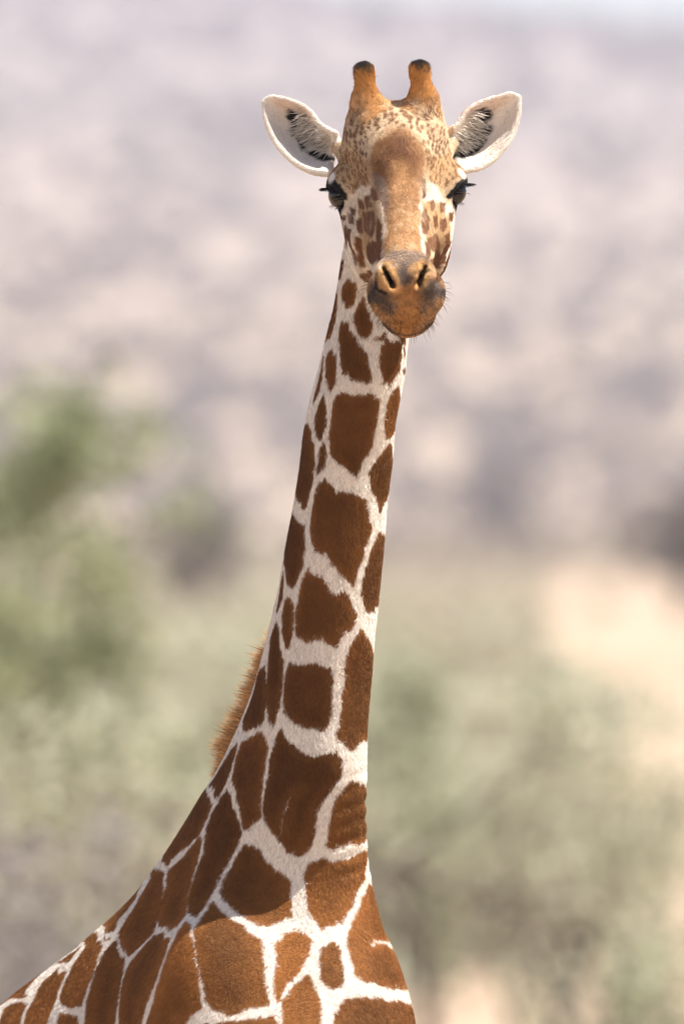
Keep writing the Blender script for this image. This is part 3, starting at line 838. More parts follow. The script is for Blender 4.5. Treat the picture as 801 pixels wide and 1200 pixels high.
# face markings and the painted lip-edge shade, bottom layer first: colour, edge softness in mm, broken into spots?, outline (angle round the head in mrad, height in mm)
FACE_LAYERS = [
    ('spot', 1.0, True, [(-1108, 4112), (595, 4117), (917, 4060), (2000, 4015), (1414, 3987), (1154, 3967), (478, 3997), (342, 4048), (149, 4070), (-29, 4079), (-278, 4061), (-401, 4023), (-495, 3965), (-1101, 3941), (-1301, 3987), (-1922, 3995), (-1838, 4034), (-808, 4076)]),
    ('tan', 6, False, [(-2105, 4016), (-713, 4030), (-378, 4010), (-444, 3965), (-1048, 3951), (-1249, 3980), (-1540, 3987)]),
    ('tan', 6, False, [(389, 4016), (1654, 4033), (1895, 4008), (1346, 3984), (1154, 3967), (494, 3972)]),
    ('spot', 1.0, True, [(-2105, 4016), (-713, 4030), (-378, 4010), (-444, 3965), (-1048, 3951), (-1249, 3980), (-1540, 3987)]),
    ('spot', 1.0, True, [(389, 4016), (1654, 4033), (1895, 4008), (1346, 3984), (1154, 3967), (494, 3972)]),
    ('ivory', 3, False, [(-2407, 3921), (-1207, 3954), (-678, 3969), (-400, 3965), (-259, 3939), (-158, 3887), (-147, 3835), (-280, 3778), (-2835, 3806), (-3220, 3836), (-2470, 3892)]),
    ('ivory', 3, False, [(274, 3977), (495, 3975), (1299, 3948), (1949, 3930), (2420, 3893), (2788, 3857), (2953, 3821), (2149, 3834), (303, 3874), (266, 3932)]),
    ('orange', 3, False, [(-298, 4035), (-31, 4067), (189, 4061), (389, 4022), (335, 3977), (266, 3951), (233, 3912), (247, 3874), (306, 3842), (159, 3834), (29, 3851), (-105, 3848), (-205, 3836), (-148, 3874), (-97, 3912), (-128, 3945), (-255, 3977)]),
    ('sienna', 9, False, [(-338, 4016), (-242, 4047), (-99, 4067), (39, 4076), (171, 4067), (292, 4048), (429, 4026), (450, 4000), (363, 3981), (302, 3951), (173, 3919), (60, 3938), (-46, 3912), (-98, 3886), (-177, 3912), (-319, 3958), (-377, 3997)]),
    ('brown', 12, False, [(-195, 4028), (-76, 4057), (55, 4064), (200, 4044), (297, 4016), (194, 3996), (35, 3990), (-82, 3964), (-128, 3938), (-218, 3964), (-243, 4003)]),
    ('orange', 8, False, [(-46, 4009), (61, 4015), (147, 3999), (72, 3964), (-42, 3938), (-67, 3970)]),
    ('ash', 5, False, [(-306, 3990), (-147, 3980), (-96, 3951), (-149, 3919), (-210, 3932), (-295, 3965)]),
    ('brown', 2, False, [(-362, 3965), (-280, 3958), (-259, 3939), (-333, 3933), (-415, 3949)]),
    ('tan', 5, False, [(-950, 3947), (-259, 3939), (-188, 3887), (-247, 3836), (-1849, 3840), (-1230, 3890)]),
    ('tan', 5, False, [(307, 3939), (1095, 3941), (1595, 3916), (1883, 3866), (2277, 3834), (337, 3862)]),
    ('brown', 2, False, [(-622, 3950), (-412, 3952), (-379, 3930), (-550, 3926)]),
    ('spot', 1.5, False, [(-255, 3913), (-188, 3900), (-196, 3861), (-248, 3849), (-287, 3881)]),
    ('brown', 1.5, False, [(-1279, 3909), (-838, 3912), (-952, 3883), (-1310, 3885)]),
    ('brown', 1.2, False, [(-1611, 3923), (-1333, 3913), (-1352, 3900), (-1601, 3904)]),
    ('brown', 1.2, False, [(-2495, 3816), (-2394, 3821), (-302, 3798), (-2904, 3801)]),
    ('brown', 1.5, False, [(482, 3939), (651, 3946), (803, 3931), (541, 3920)]),
    ('brown', 1.2, False, [(1039, 3941), (1418, 3939), (1412, 3923), (1154, 3922)]),
    ('brown', 1.5, False, [(249, 3871), (323, 3868), (508, 3844), (214, 3828), (249, 3842)]),
    ('ivory', 1.0, False, [(-222, 3938), (-200, 3935), (-158, 3906), (-166, 3874), (-181, 3874), (-182, 3906)]),
    ('ivory', 1.2, False, [(262, 3938), (307, 3939), (259, 3887), (297, 3855), (233, 3831), (202, 3829), (227, 3855), (215, 3887)]),
    ('brown', 1.5, False, [(-1783, 3901), (-1516, 3891), (-2025, 3853), (-2413, 3828), (-2775, 3838), (-2401, 3867)]),
    ('spot', 1, False, [(-2750, 3851), (-2759, 3842)]),
    ('spot', 1.5, False, [(-1440, 3881), (-1285, 3874), (-1935, 3846), (-2394, 3824), (-2224, 3841)]),
    ('spot', 1.5, False, [(-703, 3867), (-275, 3868), (-247, 3836), (-553, 3827), (-1697, 3839)]),
    ('brown', 2, False, [(-778, 3921), (-328, 3923), (-281, 3900), (-392, 3875), (-817, 3886)]),
    ('spot', 1, False, [(-2447, 3918), (-1638, 3917), (-1709, 3909), (-2505, 3912)]),
    ('spot', 1.5, False, [(456, 3837), (2112, 3848), (1883, 3866), (2944, 3841), (407, 3801), (243, 3806)]),
    ('brown', 2, False, [(-1453, 3934), (-1139, 3927), (-1290, 3915), (-1503, 3918)]),
    ('brown', 2, False, [(-950, 3947), (-634, 3940), (-625, 3924), (-957, 3928)]),
    ('brown', 1.5, False, [(251, 3919), (390, 3927), (448, 3907), (357, 3880), (259, 3881), (230, 3900)]),
    ('spot', 1, False, [(602, 3914), (964, 3915), (1163, 3896), (698, 3891)]),
    ('brown', 1, False, [(1158, 3909), (1442, 3913), (1513, 3897), (1454, 3887), (1257, 3893)]),
    ('dark', 1, False, [(1566, 3921), (1773, 3925), (1777, 3906), (1593, 3909)]),
    ('brown', 1.5, False, [(350, 3875), (1100, 3887), (1698, 3865), (2008, 3850), (638, 3850), (327, 3855)]),
    ('spot', 1.5, False, [(1022, 3847), (1999, 3853), (2411, 3828), (2423, 3824)]),
    ('spot', 1, False, [(1538, 3881), (1657, 3888), (2204, 3860), (2306, 3840)]),
    ('brown', 1.5, False, [(323, 3981), (408, 3981), (387, 3945), (325, 3944)]),
    ('spot', 2.5, False, [(-259, 3882), (-199, 3869), (-197, 3840), (-182, 3823), (-325, 3841), (-281, 3864)]),
    ('ash', 5, False, [(-146, 3825), (-131, 3842), (-72, 3851), (37, 3853), (148, 3851), (297, 3843), (217, 3823), (149, 3830), (93, 3825), (-21, 3823), (-110, 3825)]),
    ('muzzle', 3, False, [(-247, 3803), (-134, 3825), (27, 3825), (192, 3825), (255, 3802), (871, 3789), (881, 3767), (971, 3739), (360, 3714), (546, 3703), (-3106, 3708), (-3021, 3726), (-2944, 3752), (-2919, 3775), (-321, 3787)]),
    ('rust', 4, False, [(-73, 3787), (33, 3794), (144, 3789), (149, 3766), (217, 3736), (197, 3713), (46, 3703), (-157, 3710), (-108, 3736), (-66, 3756)]),
    ('grey', 6, False, [(-207, 3807), (-195, 3786), (-123, 3779), (-67, 3771), (-69, 3756), (-124, 3743), (-193, 3743), (-223, 3755), (-296, 3761), (-2930, 3767), (-382, 3777), (-293, 3795)]),
    ('grey', 6, False, [(182, 3791), (223, 3804), (341, 3805), (458, 3788), (916, 3775), (337, 3770), (279, 3765), (251, 3755), (252, 3745), (183, 3744), (161, 3761), (149, 3779)]),
    ('rim', 2.5, False, [(-172, 3823), (-129, 3833), (-76, 3831), (-32, 3820), (-28, 3797), (-70, 3789), (-87, 3782), (-131, 3783), (-173, 3791), (-178, 3807)]),
    ('rim', 2.5, False, [(94, 3828), (158, 3838), (204, 3834), (219, 3820), (213, 3802), (179, 3790), (148, 3786), (120, 3791), (87, 3810)]),
    ('grey', 3, False, [(-34, 3821), (5, 3832), (60, 3824), (81, 3815), (82, 3797), (33, 3793), (-32, 3795)]),
    ('black', 1.2, False, [(-144, 3824), (-126, 3821), (-70, 3801), (-76, 3789), (-112, 3795), (-146, 3811)]),
    ('black', 1.2, False, [(181, 3825), (201, 3818), (166, 3801), (136, 3795), (116, 3802), (138, 3817)]),
    ('black', 1.5, False, [(-199, 3803), (-186, 3788), (-109, 3779), (-127, 3774), (-194, 3781), (-248, 3792)]),
    ('black', 1.2, False, [(-2043, 3983), (-1354, 3983), (-1288, 3969), (-1335, 3950), (-1399, 3945), (-1867, 3945), (-1877, 3937), (-2374, 3942), (-2349, 3948), (-2342, 3952), (-2261, 3960), (-2094, 3971)]),
    ('black', 1.2, False, [(1409, 3979), (1315, 3975), (1320, 3960), (1328, 3950), (1416, 3947), (1848, 3949), (1863, 3939), (2359, 3948), (2340, 3955), (2286, 3964), (1610, 3978)]),
    ('grey', 1.0, False, [(-2933, 3768), (-2957, 3754), (-3030, 3730), (-136, 3708), (44, 3704), (264, 3709), (435, 3726), (957, 3740), (863, 3742), (405, 3729), (236, 3712), (41, 3707), (-114, 3711), (-295, 3727), (-2966, 3756), (-375, 3762)]),  # shaded lower lip edge, painted as a thin dark line
]
# how far round the neck the outlines above reach (height in mm, angles in mrad)
LIMITS = [(2488, -2316, 1525), (2534, -2334, 1538), (2580, -2342, 1491), (2625, -2214, 1560), (2671, -2178, 1137), (2716, -2130, 1113), (2761, -2082, 1131), (2807, -2168, 1140), (2853, -2183, 1083), (2899, -2189, 1165), (2945, -2114, 1128), (2990, -2024, 1212), (3036, -2030, 1255), (3082, -1856, 1359), (3127, -1752, 1324), (3173, -1792, 1314), (3218, -1699, 1479), (3263, -1717, 1521), (3309, -1691, 1508), (3354, -1563, 1447), (3400, -1777, 1492), (3445, -1599, 1596), (3490, -1606, 1478), (3535, -1726, 1528), (3580, -1717, 1378), (3625, -1803, 1395), (3670, -1705, 1438), (3716, -1737, 687), (3761, -1537, 72), (3806, -1562, -209)]
#@TABLES_END
HEADC = lambda z: (HO[0] + .036 * (HO[2] - z), np.interp(z, [3.70, 4.10], [-.25, .02]))


def neck_chart(p):
    cx, yc, _, _, _ = neck_slice(p[:, 2])
    return np.stack([np.arctan2(p[:, 0] - cx, yc - p[:, 1]) * .1, p[:, 2]], 1)


def head_chart(p):
    cx, yc = HEADC(p[:, 2])
    return np.stack([np.arctan2(p[:, 0] - cx, yc - p[:, 1]) * .09, p[:, 2]], 1)


def poly_sd(q, poly):
    """signed distance of points to a polygon, negative inside; far points get a large value"""
    poly = np.asarray(poly, float)
    out = np.full(len(q), 1.0)
    lo, hi = poly.min(0) - .02, poly.max(0) + .02
    m = np.all((q > lo) & (q < hi), axis=1)
    if not m.any():
        return out
    p = q[m]
    inside = np.zeros(len(p), bool)
    best = np.full(len(p), 1.0)
    for a, b in zip(poly, np.roll(poly, -1, 0)):
        e = b - a
        h = np.clip(((p - a) @ e) / max(e @ e, 1e-12), 0, 1)
        best = np.minimum(best, np.linalg.norm(p - a - h[:, None] * e, axis=1))
        c = (a[1] > p[:, 1]) != (b[1] > p[:, 1])
        with np.errstate(divide='ignore', invalid='ignore'):
            inside ^= c & (p[:, 0] < (b[0] - a[0]) * (p[:, 1] - a[1]) / (b[1] - a[1]) + a[0])
    out[m] = np.where(inside, -best, best)
    return out


PAL = {
    'white': (.76, .68, .59), 'cream': (.52, .375, .235), 'tan': (.40, .25, .125), 'orange': (.35, .185, .080), 'brown': (.155, .068, .030),
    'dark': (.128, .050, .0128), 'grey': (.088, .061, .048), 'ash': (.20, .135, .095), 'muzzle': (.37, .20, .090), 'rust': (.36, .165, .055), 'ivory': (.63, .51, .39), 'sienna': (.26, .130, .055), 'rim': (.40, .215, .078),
    'black': (.012, .010, .010), 'pink': (.62, .45, .36), 'gold': (.50, .24, .075), 'spot': (.15, .060, .022)}
PAL = {k: np.array(v) for k, v in PAL.items()}
_near = GV[rng.integers(0, len(GV), 60000)]
SEEDS = []
for p_ in _near:
    if p_[2] > 3.9:
        continue
    gap = .11 if p_[2] > 2.9 else (.155 if p_[2] > 1.5 else .085)
    if not SEEDS or np.min(np.sum((np.array(SEEDS) - p_) ** 2, 1)) > gap * gap:
        SEEDS.append(p_)
    if len(SEEDS) > 420:
        break
SEEDS = np.array(SEEDS)
SPOTS = rng.random((2200, 2)) * np.array([.30, .26]) + np.array([-.15, 3.93])
_keep = []
for p_ in SPOTS:
    if all((p_[0] - q_[0]) ** 2 + (p_[1] - q_[1]) ** 2 > .0064 ** 2 for q_ in _keep):
        _keep.append(p_)
SPOTS = np.array(_keep)
SPOT_R = .0019 + .0018 * rng.random(len(SPOTS))
EARX = {sd: (EAR_PTS[sd][0].reshape(-1, 3), EAR_PTS[sd][1].ravel(), EAR_PTS[sd][2].ravel()) for sd in (-1, 1)}
HORN = {sd: (H(.048 * sd, -.05, .105), H(.048 * sd, -.085, .205)) for sd in (-1, 1)}


def nearest(p, pts, chunk=4000):
    d = np.empty(len(p))
    ix = np.empty(len(p), int)
    for i in range(0, len(p), chunk):
        dd = ((p[i:i + chunk, None, :] - pts[None]) ** 2).sum(2)
        ix[i:i + chunk] = dd.argmin(1)
        d[i:i + chunk] = np.sqrt(dd.min(1))
    return d, ix


def regions(p):
    """0 neck and trunk, 1 head, 2 left ear, 3 right ear, 4 left horn, 5 right horn"""
    r = np.zeros(len(p), int)
    q = p - HO
    t, u = q @ hf, q @ hu
    r[(p[:, 2] > 3.60) & ((t > .085) | (u - .9 * t > -.125 + .55 * np.clip(-t, 0, 1))) & (t > -.16)] = 1
    for k, sd in ((2, -1), (3, 1)):
        c = (p[:, 2] > 3.97) & (((p[:, 0] < -.002) if sd < 0 else (p[:, 0] > .185)))
        c[c] &= np.abs(p[c, 0] - HO[0]) > .098
        idx = np.where(c)[0]
        if len(idx):
            d, _ = nearest(p[idx], EARX[sd][0])
            r[idx[d < .016]] = k
        a, b = HORN[sd]
        e = b - a
        h = ((p - a) @ e) / (e @ e)
        dist = np.linalg.norm(p - a - np.clip(h, 0, 1)[:, None] * e, axis=1)
        r[(h > .08) & (dist < .045) & (np.sign((p - HO) @ hw_) == sd)] = 4 if sd < 0 else 5
    return r


def coat(p, n, reg):
    """base colour of the hair rooted at points p (normals n)"""
    c = np.tile(PAL['white'], (len(p), 1))
    jx = np.stack([value_noise(p, 210, 1), value_noise(p, 210, 2)], 1) * .0011 + np.stack([value_noise(p, 60, 5), value_noise(p, 60, 6)], 1) * .0016
    m = reg == 0
    if m.any():
        q = neck_chart(p[m])
        sq = np.stack([q[:, 0], q[:, 1] * .12, 0 * q[:, 0]], 1)
        cx_, yc_, _, _, _ = neck_slice(p[m, 2])
        rl = np.hypot(p[m, 0] - cx_, p[m, 1] - yc_)
        fac = np.clip(.1 / rl, .2, 1)                              # chart metres per metre of skin, across
        q = q + jx[m] * np.stack([fac, np.ones(len(rl))], 1)
        q[:, 1] += .0040 * value_noise(sq, 300, 24) + .0022 * value_noise(sq, 120, 25)
        lim = np.array(LIMITS, float)
        lo = np.interp(p[m, 2] * 1000, lim[:, 0], lim[:, 1]) * 1e-4
        hi = np.interp(p[m, 2] * 1000, lim[:, 0], lim[:, 2]) * 1e-4
        traced = (q[:, 0] > lo) & (q[:, 0] < hi) & (p[m, 2] > 2.44)
        dark = np.full(len(q), 1.0)
        tone = np.ones(len(q))
        for pi_, poly in enumerate(NECK_PATCHES):
            d_ = poly_sd(q, np.array(poly) * np.array([1e-4, 1e-3]))
            tone = np.where(d_ < dark, 1 + .17 * math.sin(pi_ * 2.4 + 1.0), tone)
            dark = np.minimum(dark, d_)
        for poly in NECK_CRACKS:
            dark = np.maximum(dark, -poly_sd(q, np.array(poly) * np.array([1e-4, 1e-3])))
        dark = np.where((p[m, 0] < -.40) & (dark > .0075), -.004, dark)
        o = np.where(~traced)[0]
        pm = p[m]
        for i in range(0, len(o), 4000):
            dd = np.sqrt(((pm[o[i:i + 4000], None, :] - SEEDS[None]) ** 2).sum(2))
            dd.partition(1, axis=1)
            w = .5 * (dd[:, 1] - dd[:, 0])
            dark[o[i:i + 4000]] = .009 - w
        k = smooth(.0020, .0006, dark / fac ** 1.2)[:, None]
        deep = smooth(-.002, -.018, dark)[:, None]
        br = PAL['dark'] * tone[:, None] * (1.35 - .35 * deep) * (1 + .26 * value_noise(pm, 9, 3) + .12 * value_noise(pm, 45, 4))[:, None]
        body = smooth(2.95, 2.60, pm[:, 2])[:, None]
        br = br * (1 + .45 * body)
        wh = PAL['white'] * (1 + .05 * value_noise(pm, 30, 7))[:, None]
        lower = smooth(1.2, .6, pm[:, 2])[:, None]
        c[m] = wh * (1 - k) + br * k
        c[m] = c[m] * (1 - lower) + PAL['cream'] * lower
        hoof = pm[:, 2] < .10
        cm = c[m]
        cm[hoof] = PAL['grey']
        c[m] = cm
    m = (reg == 1) | (reg >= 4)
    if m.any():
        pm = p[m]
        q = head_chart(pm)
        qj = q + jx[m] * 1.2
        cc = np.tile(PAL['cream'], (len(pm), 1)) * (1 + .10 * value_noise(pm, 70, 8))[:, None]
        qh = pm - HO
        mz = smooth(.262, .285, qh @ hf + .006 * value_noise(pm, 60, 22)) * smooth(.030, .010, qh @ hu)
        cc = cc * (1 - mz[:, None]) + PAL['muzzle'] * (1 + .12 * value_noise(pm, 110, 23))[:, None] * mz[:, None]
        streak = np.clip(value_noise(pm * np.array([1, 1, .3]), 170, 27) + .7 * value_noise(pm, 45, 28), -1, 0)[:, None]
        fleck = 1 + .55 * (mz * np.minimum(value_noise(pm, 260, 26), 0))[:, None]
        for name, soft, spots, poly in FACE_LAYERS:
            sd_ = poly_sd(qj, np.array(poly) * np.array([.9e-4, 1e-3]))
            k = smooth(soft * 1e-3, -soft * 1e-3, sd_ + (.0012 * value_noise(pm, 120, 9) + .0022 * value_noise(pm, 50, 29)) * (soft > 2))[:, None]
            if spots:
                idx = np.where(sd_ < .002)[0]
                if len(idx):
                    dd = ((qj[idx, None, :] - SPOTS[None]) * np.array([1, .62])) ** 2
                    s2 = dd.sum(2)
                    b_ = s2.argmin(1)
                    kk = smooth(1.25, .75, np.sqrt(s2[np.arange(len(idx)), b_]) / SPOT_R[b_])[:, None] * k[idx] * .85
                    tone = (1 + .35 * value_noise(pm[idx], 40, 12))[:, None]
                    cc[idx] = cc[idx] * (1 - kk) + PAL[name] * tone * kk
                continue
            if name == 'ivory':
                k = k * (1 - mz[:, None])
            if name in ('orange', 'brown', 'tan', 'sienna'):
                k = k * (1 + .38 * streak)
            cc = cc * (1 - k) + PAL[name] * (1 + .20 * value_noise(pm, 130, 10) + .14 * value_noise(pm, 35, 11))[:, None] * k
        cc = cc * fleck
        # dark rim of the lids
        for sd in (-1, 1):
            e = pm - EYE(sd)
            d = np.linalg.norm(e, axis=1)
            k = smooth(.0365, .0315, d + .002 * value_noise(pm, 90, 13) + .05 * np.clip(e @ hu - .012, 0, 1) - .0035 * (e @ hu < 0))[:, None]
            cc = cc * (1 - k) + PAL['black'] * 1.6 * k
            k = smooth(.014, .008, np.linalg.norm(e - (hw_ * sd * .012 + hu * .030 - hf * .004), axis=1))[:, None]  # highlight on the upper lid, painted into the coat as a pale spot
            cc = cc * (1 - k) + PAL['white'] * k
        rm = reg[m]
        for k_, sd in ((4, -1), (5, 1)):
            a, b = HORN[sd]
            e = b - a
            h = ((pm - a) @ e) / (e @ e)
            w = (rm == k_) * smooth(.05, .55, h + .22 * value_noise(pm, 60, 14))
            cc = cc * (1 - w[:, None]) + PAL['gold'] * (1 + .25 * value_noise(pm, 150, 15))[:, None] * w[:, None]
            w = (rm == k_) * smooth(.80, .93, h + .07 * value_noise(pm, 150, 16))
            cc = cc * (1 - w[:, None]) + PAL['black'] * 2 * w[:, None]
        c[m] = cc
    for k_, sd in ((2, -1), (3, 1)):
        m = np.where(reg == k_)[0]
        if not len(m):
            continue
        pts, ss, vs = EARX[sd]
        d, ix = nearest(p[m], pts)
        s_, v_ = ss[ix], vs[ix]
        inner = n[m][:, 1] < .1
        cc = np.tile(PAL['white'], (len(m), 1)) * (1 + .05 * value_noise(p[m], 60, 17))[:, None]
        w = smooth(.25, .75, v_) * smooth(.25, .45, s_) * smooth(.98, .8, s_) * inner * .55
        cc = cc * (1 - w[:, None]) + PAL['pink'] * w[:, None]
        jn = .25 * value_noise(p[m], 120, 18)
        for es, ev, rs, rv in ((.52, .50, .18, .36), (.43, -.02, .17, .27), (.27, -.24, .20, .26), (.10, -.30, .12, .25)):
            w = smooth(1.25, .75, np.sqrt(((s_ - es) / rs) ** 2 + ((v_ - ev) / rv) ** 2) + jn) * inner
            cc = cc * (1 - w[:, None]) + PAL['black'] * 1.5 * w[:, None]
        w = (~inner) * smooth(.3, .8, value_noise(p[m], 25, 19)) * .5
        cc = cc * (1 - w[:, None]) + PAL['brown'] * w[:, None]
        c[m] = cc
    return np.clip(c, .004, .9)


# ------------------------------------------------------------------ giraffe: objects
def coat_material(name, attr, rough=.62, sheen=.12):
    m, nd, ln, bs = new_mat(name)
    a = nd.new("ShaderNodeAttribute")
    a.attribute_name = attr
    ln.new(a.outputs["Color"], bs.inputs["Base Color"])
    bs.inputs["Roughness"].default_value = rough
    bs.inputs["Specular IOR Level"].default_value = .12
    bs.inputs["Sheen Weight"].default_value = sheen
    return m


MAT_SKIN = coat_material("giraffe_skin", "coat", .75, .0)
MAT_FUR = coat_material("giraffe_fur", "hair_color", .5, .0)
giraffe = bpy.data.objects.new("giraffe", None)
giraffe.location = (float(BO[0] + BD[0] * .6), float(BO[1] + BD[1] * .6), 0)
col.objects.link(giraffe)
tag(giraffe, "reticulated giraffe with chestnut patches and white lines, staring straight at the viewer", "giraffe")
bpy.context.view_layer.update()
G_INV = giraffe.matrix_world.inverted()


def part(o, parent=None):
    o.parent = parent or giraffe
    if parent is None:
        o.matrix_parent_inverse = G_INV
    return o


REG_V = regions(GV)
body = part(mesh_object("body", GV, GF, MAT_SKIN))
ca = body.data.attributes.new("coat", 'FLOAT_COLOR', 'POINT')
cv = np.ones((len(GV), 4), np.float32)
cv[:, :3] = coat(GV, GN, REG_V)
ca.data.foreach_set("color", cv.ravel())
print("skin coloured", round(time.time() - T0, 1))


def strands(name, pts, radii, colors, mat, parent=None):
    """pts (n, k, 3), radii (n, k) or (k,), colors (n, 3)"""
    n, k, _ = pts.shape
    cu = bpy.data.hair_curves.new(name)
    cu.add_curves([k] * n)
    cu.attributes["position"].data.foreach_set("vector", pts.astype(np.float32).ravel())
    ra = cu.attributes.get("radius") or cu.attributes.new("radius", 'FLOAT', 'POINT')
    ra.data.foreach_set("value", np.broadcast_to(radii, (n, k)).astype(np.float32).ravel())
    at = cu.attributes.new("hair_color", 'FLOAT_COLOR', 'CURVE')
    cc = np.ones((n, 4), np.float32)
    cc[:, :3] = colors
    at.data.foreach_set("color", cc.ravel())
    cu.materials.append(mat)
    o = bpy.data.objects.new(name, cu)
    col.objects.link(o)
    return part(o, parent)


def unit(v):
    return v / np.maximum(np.linalg.norm(v, axis=-1, keepdims=True), 1e-9)


TRI = np.concatenate([GF[:, [0, 1, 2]], GF[:, [0, 2, 3]]])
TA = .5 * np.linalg.norm(np.cross(GV[TRI[:, 1]] - GV[TRI[:, 0]], GV[TRI[:, 2]] - GV[TRI[:, 0]]), axis=1)
TR = REG_V[TRI[:, 0]]
TZ = GV[TRI[:, 0], 2]
TNY = GN[TRI[:, 0], 1]


def scatter(sel, density):
    idx = np.where(sel)[0]
    w = TA[idx] * np.where(TNY[idx] > .35, .35, 1.0)            # sparser on the far side
    n = int(w.sum() * density)
    t = TRI[idx[np.searchsorted(np.cumsum(w) / w.sum(), rng.random(n)).clip(0, len(idx) - 1)]]
    r1, r2 = np.sqrt(rng.random(n)), rng.random(n)
    b = np.stack([1 - r1, r1 * (1 - r2), r1 * r2], 1)
    p = (GV[t] * b[:, :, None]).sum(1)
    nn = unit((GN[t] * b[:, :, None]).sum(1))
    return p, nn


def fur(name, sel, density, flow, length, lift, r0, reg_id, cvar=.2, rough=.35, bend=.5):
    p, n = scatter(sel, density)
    reg = np.full(len(p), reg_id)
    c = coat(p, n, reg)
    keep = np.ones(len(p), bool)
    for sd in (-1, 1):
        keep &= np.linalg.norm(p - EYE(sd), axis=1) > .0262
    p, n, c = p[keep], n[keep], c[keep]
    fl = flow(p, n)
    fl = fl + rough * rng.normal(size=p.shape)
    clump = np.stack([value_noise(p, 130, 21 + a) for a in range(3)], 1)
    fl = fl + .32 * clump
    tang = unit(fl - n * (fl * n).sum(1, keepdims=True))
    L = length(p) * (.7 + .6 * rng.random(len(p)))
    lf = lift * (.6 + .8 * rng.random(len(p)))
    d1 = unit(tang + n * (lf * 1.6)[:, None])
    d2 = unit(tang + n * (lf * (1 - bend) - .12)[:, None])
    p0 = p - n * .001
    p1 = p0 + d1 * (L * .5)[:, None]
    p2 = p1 + d2 * (L * .5)[:, None]
    c = c * (1 + cvar * rng.normal(size=len(p)))[:, None]
    strands(name, np.stack([p0, p1, p2], 1), np.array([r0, r0 * .8, r0 * .2]), np.clip(c, .003, .92), MAT_FUR)
    return len(p)


def down(p, n):
    back = smooth(2.95, 2.6, p[:, 2])[:, None]
    return np.array([0, 0, -1.0]) * (1 - .25 * back) + np.array([*BD[:2], -.3]) * back * .5


def face_flow(p, n):
    q = p - HO
    t, w = q @ hf, q @ hw_
    mz = smooth(.28, .36, t)[:, None]
    side = np.sign(w)[:, None] * smooth(.01, .05, np.abs(w))[:, None]
    return (-hf * .9 + hw_ * side * .5) * (1 - mz) + mz * (np.array([0, 0, -1.0]) + hw_ * side * .4)


FUR_N = 0
fast = 1.0
FUR_N += fur("coat_fur", (TR == 0) & (TZ > 2.43), 560000 * fast, down, lambda p: .0085 + 0 * p[:, 0], .24, .00034, 0)
FUR_N += fur("face_fur", (TR == 1), 1050000 * fast, face_flow, lambda p: .0050 - .0004 * smooth(.25, .33, (p - HO) @ hf), .28, .00030, 1, .26)
for k_, sd in ((2, -1), (3, 1)):
    FUR_N += fur("ear_fur", (TR == k_), 800000 * fast, lambda p, n, sd=sd: np.tile([.9 * sd, 0, .25], (len(p), 1)),
                 lambda p: .0046 + 0 * p[:, 0], .28, .00028, k_)
for k_, sd in ((4, -1), (5, 1)):
    FUR_N += fur("horn_fur", (TR == k_), 900000 * fast, lambda p, n, sd=sd: np.tile(hu - .2 * hf + .3 * sd * hw_, (len(p), 1)),
                 lambda p: .012 + .003 * smooth(4.12, 4.17, p[:, 2]), .16, .00040, k_, .25)
print("fur strands", FUR_N, round(time.time() - T0, 1))

# mane along the nape
n_m = 26000
zz = 2.80 + 1.15 * rng.random(n_m)
cx, yc, a_, b_, ps = neck_slice(zz)
lat_ = rng.normal(size=n_m) * .0075
nap = np.stack([cx - np.sin(ps) * (b_ * .985) + np.cos(ps) * lat_, yc + np.cos(ps) * (b_ * .985) + np.sin(ps) * lat_, zz], 1)
out = np.stack([-np.sin(ps), np.cos(ps), .35 + 0 * zz], 1)
out = unit(out + .13 * rng.normal(size=out.shape) + .14 * np.stack([value_noise(nap, 60, 31 + a) for a in range(3)], 1))
Lm = (.016 + .060 * smooth(3.25, 3.13, zz)) * smooth(2.87, 2.98, zz) * (.75 + .35 * rng.random(n_m)) + .003
p1 = nap + out * (Lm * .5)[:, None]
p2 = p1 + unit(out + np.array([0, 0, -.15])) * (Lm * .5)[:, None]
mc = np.array([.58, .30, .105]) * (1 + .3 * rng.normal(size=n_m))[:, None]
strands("mane", np.stack([nap, p1, p2], 1), np.array([.0006, .0005, .00012]), np.clip(mc, .01, .9), MAT_FUR)

# eyes with lashes
MAT_EYE, nd, ln, bs = new_mat("eye_dark_brown")
tc = nd.new("ShaderNodeTexCoord")
bs.inputs["Base Color"].default_value = (.012, .006, .004, 1)
ln.new(ramp(nd, ln, noise(nd, ln, tc.outputs["Object"], 90, 3), [(.35, (.006, .004, .003)), (.7, (.022, .010, .006))]), bs.inputs["Base Color"])
bs.inputs["Roughness"].default_value = .06
bs.inputs["Specular IOR Level"].default_value = .3
bs.inputs["Coat Weight"].default_value = .35
bs.inputs["Coat Roughness"].default_value = .03


def ball(name, c, r, mat, nu=28, nv=18):
    th = np.linspace(0, math.pi, nv + 1)
    ph = np.linspace(0, 2 * math.pi, nu, endpoint=False)
    v = [(r * math.sin(t) * math.cos(f), r * math.sin(t) * math.sin(f), r * math.cos(t)) for t in th for f in ph]
    f = []
    for i in range(nv):
        for j in range(nu):
            f.append((i * nu + j, (i + 1) * nu + j, (i + 1) * nu + (j + 1) % nu, i * nu + (j + 1) % nu))
    o = mesh_object(name, np.array(v) + np.array(c), f, mat)
    return part(o)


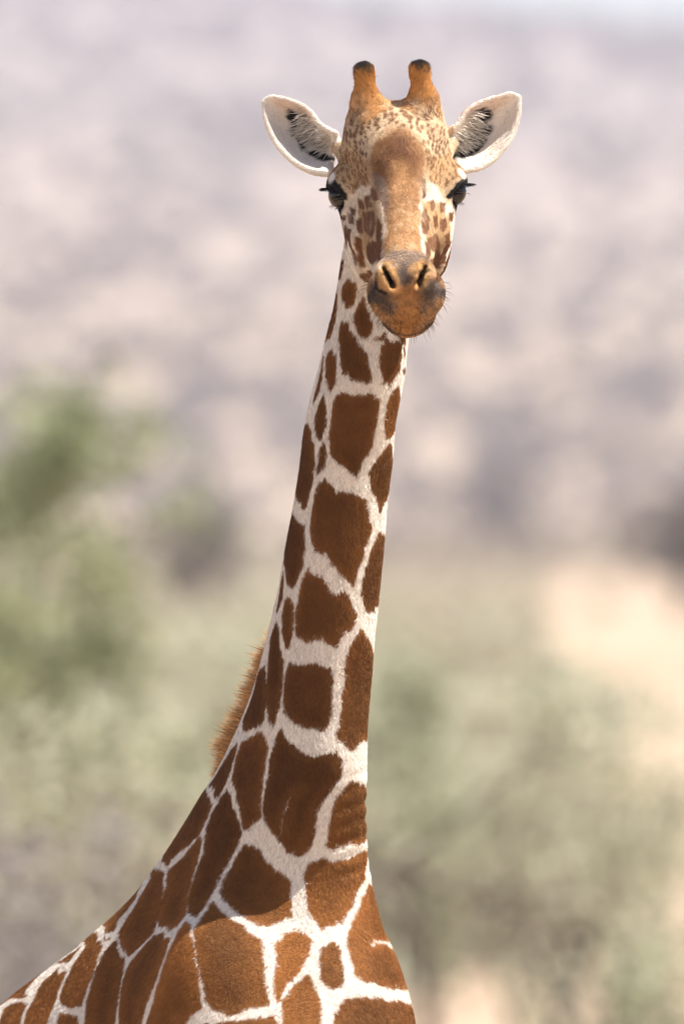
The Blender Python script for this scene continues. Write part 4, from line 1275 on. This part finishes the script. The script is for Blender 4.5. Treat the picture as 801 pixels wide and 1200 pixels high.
for sd in (-1, 1):
    eye = ball("eye", EYE(sd), .0238, MAT_EYE)
    ed = unit(hw_ * (.80 * sd) + hf * .60 + hu * .08)
    eu = unit(hu - ed * (hu @ ed))
    er = np.cross(eu, ed)
    pts, rad, cols = [], [], []
    for lid, num, ln_ in ((1, 60, .018), (-1, 8, .006)):
        for i in range(num):
            ang = rng.uniform(.25, math.pi - .25)
            base = EYE(sd) + ed * .0195 + er * (.0215 * math.cos(ang)) + eu * (lid * .0165 * math.sin(ang) + (.001 * lid))
            outw = unit(ed * .5 + er * (.35 * math.cos(ang)) + hw_ * sd * 1.3 + eu * (.12 * lid) + .08 * rng.normal(size=3))
            if lid < 0:
                outw = unit(outw - eu * .5)
            l_ = ln_ * (.65 + .5 * rng.random()) * (.7 + .3 * math.sin(ang))
            m_ = base + outw * l_ * .5
            e_ = m_ + unit(outw + eu * (-.25 * lid if lid > 0 else -.2)) * l_ * .5
            pts.append((base - outw * .003, m_, e_))
            cols.append((.010, .009, .010))
    strands("eyelashes", np.array(pts), np.array([.00055, .0004, .0001]), np.array(cols), MAT_FUR, eye)

# long hair inside the ears, whiskers on the lips
for sd in (-1, 1):
    P_, S_, V_ = EAR_PTS[sd]
    n_e = 520
    si, vi = rng.integers(2, 23, n_e), rng.integers(14, 25, n_e)
    base = P_[si, vi] + np.array([0, -.006, 0])
    tip = np.array([.85 * sd, -.35, -.30])
    d = unit(tip + .22 * rng.normal(size=(n_e, 3)))
    L = .024 * (.4 + .9 * rng.random(n_e))
    pts = np.stack([base, base + d * (L * .5)[:, None], base + d * (L * .5)[:, None] + unit(d + np.array([0, .3, -.1])) * (L * .5)[:, None]], 1)
    cc = np.where((rng.random(n_e) < .12)[:, None], np.array([.03, .025, .022]), np.array([.70, .64, .56])) * (1 + .1 * rng.normal(size=n_e))[:, None]
    strands("ear_hair", pts, np.array([.0005, .0004, .0001]), np.clip(cc, .01, .9), MAT_FUR)
q = GV - HO
t_, u_, w_v = q @ hf, q @ hu, q @ hw_
cand = np.where((t_ > .28) & (u_ < .0) & (GN[:, 1] < .3) & (GV[:, 2] < 3.80) & (GV[:, 2] > 3.66) & (GV[:, 1] < -.22))[0]
pick = rng.choice(cand, 190)
b0 = GV[pick]
d = unit(GN[pick] + np.array([0, 0, -.4]) + .25 * rng.normal(size=(190, 3)))
L = .018 * (.4 + .9 * rng.random(190))
pts = np.stack([b0, b0 + d * (L * .5)[:, None], b0 + d * (L * .5)[:, None] + unit(d + np.array([0, 0, -.35])) * (L * .5)[:, None]], 1)
strands("whiskers", pts, np.array([.00026, .00020, .00008]), np.tile([.03, .022, .018], (190, 1)), MAT_FUR)
# tail tuft
n_t = 900
b0 = np.tile(B(1.58, 0, 1.36), (n_t, 1)) + rng.normal(size=(n_t, 3)) * .012
d = unit(np.array([0, 0, -1.0]) + .12 * rng.normal(size=(n_t, 3)))
L = .55 * (.6 + .5 * rng.random(n_t))
pts = np.stack([b0, b0 + d * (L * .5)[:, None], b0 + (d + np.array([0, 0, -.1])) * L[:, None]], 1)
strands("tail_tuft", pts, np.array([.0011, .001, .0003]), np.tile([.015, .012, .01], (n_t, 1)), MAT_FUR)
print("giraffe done", round(time.time() - T0, 1))
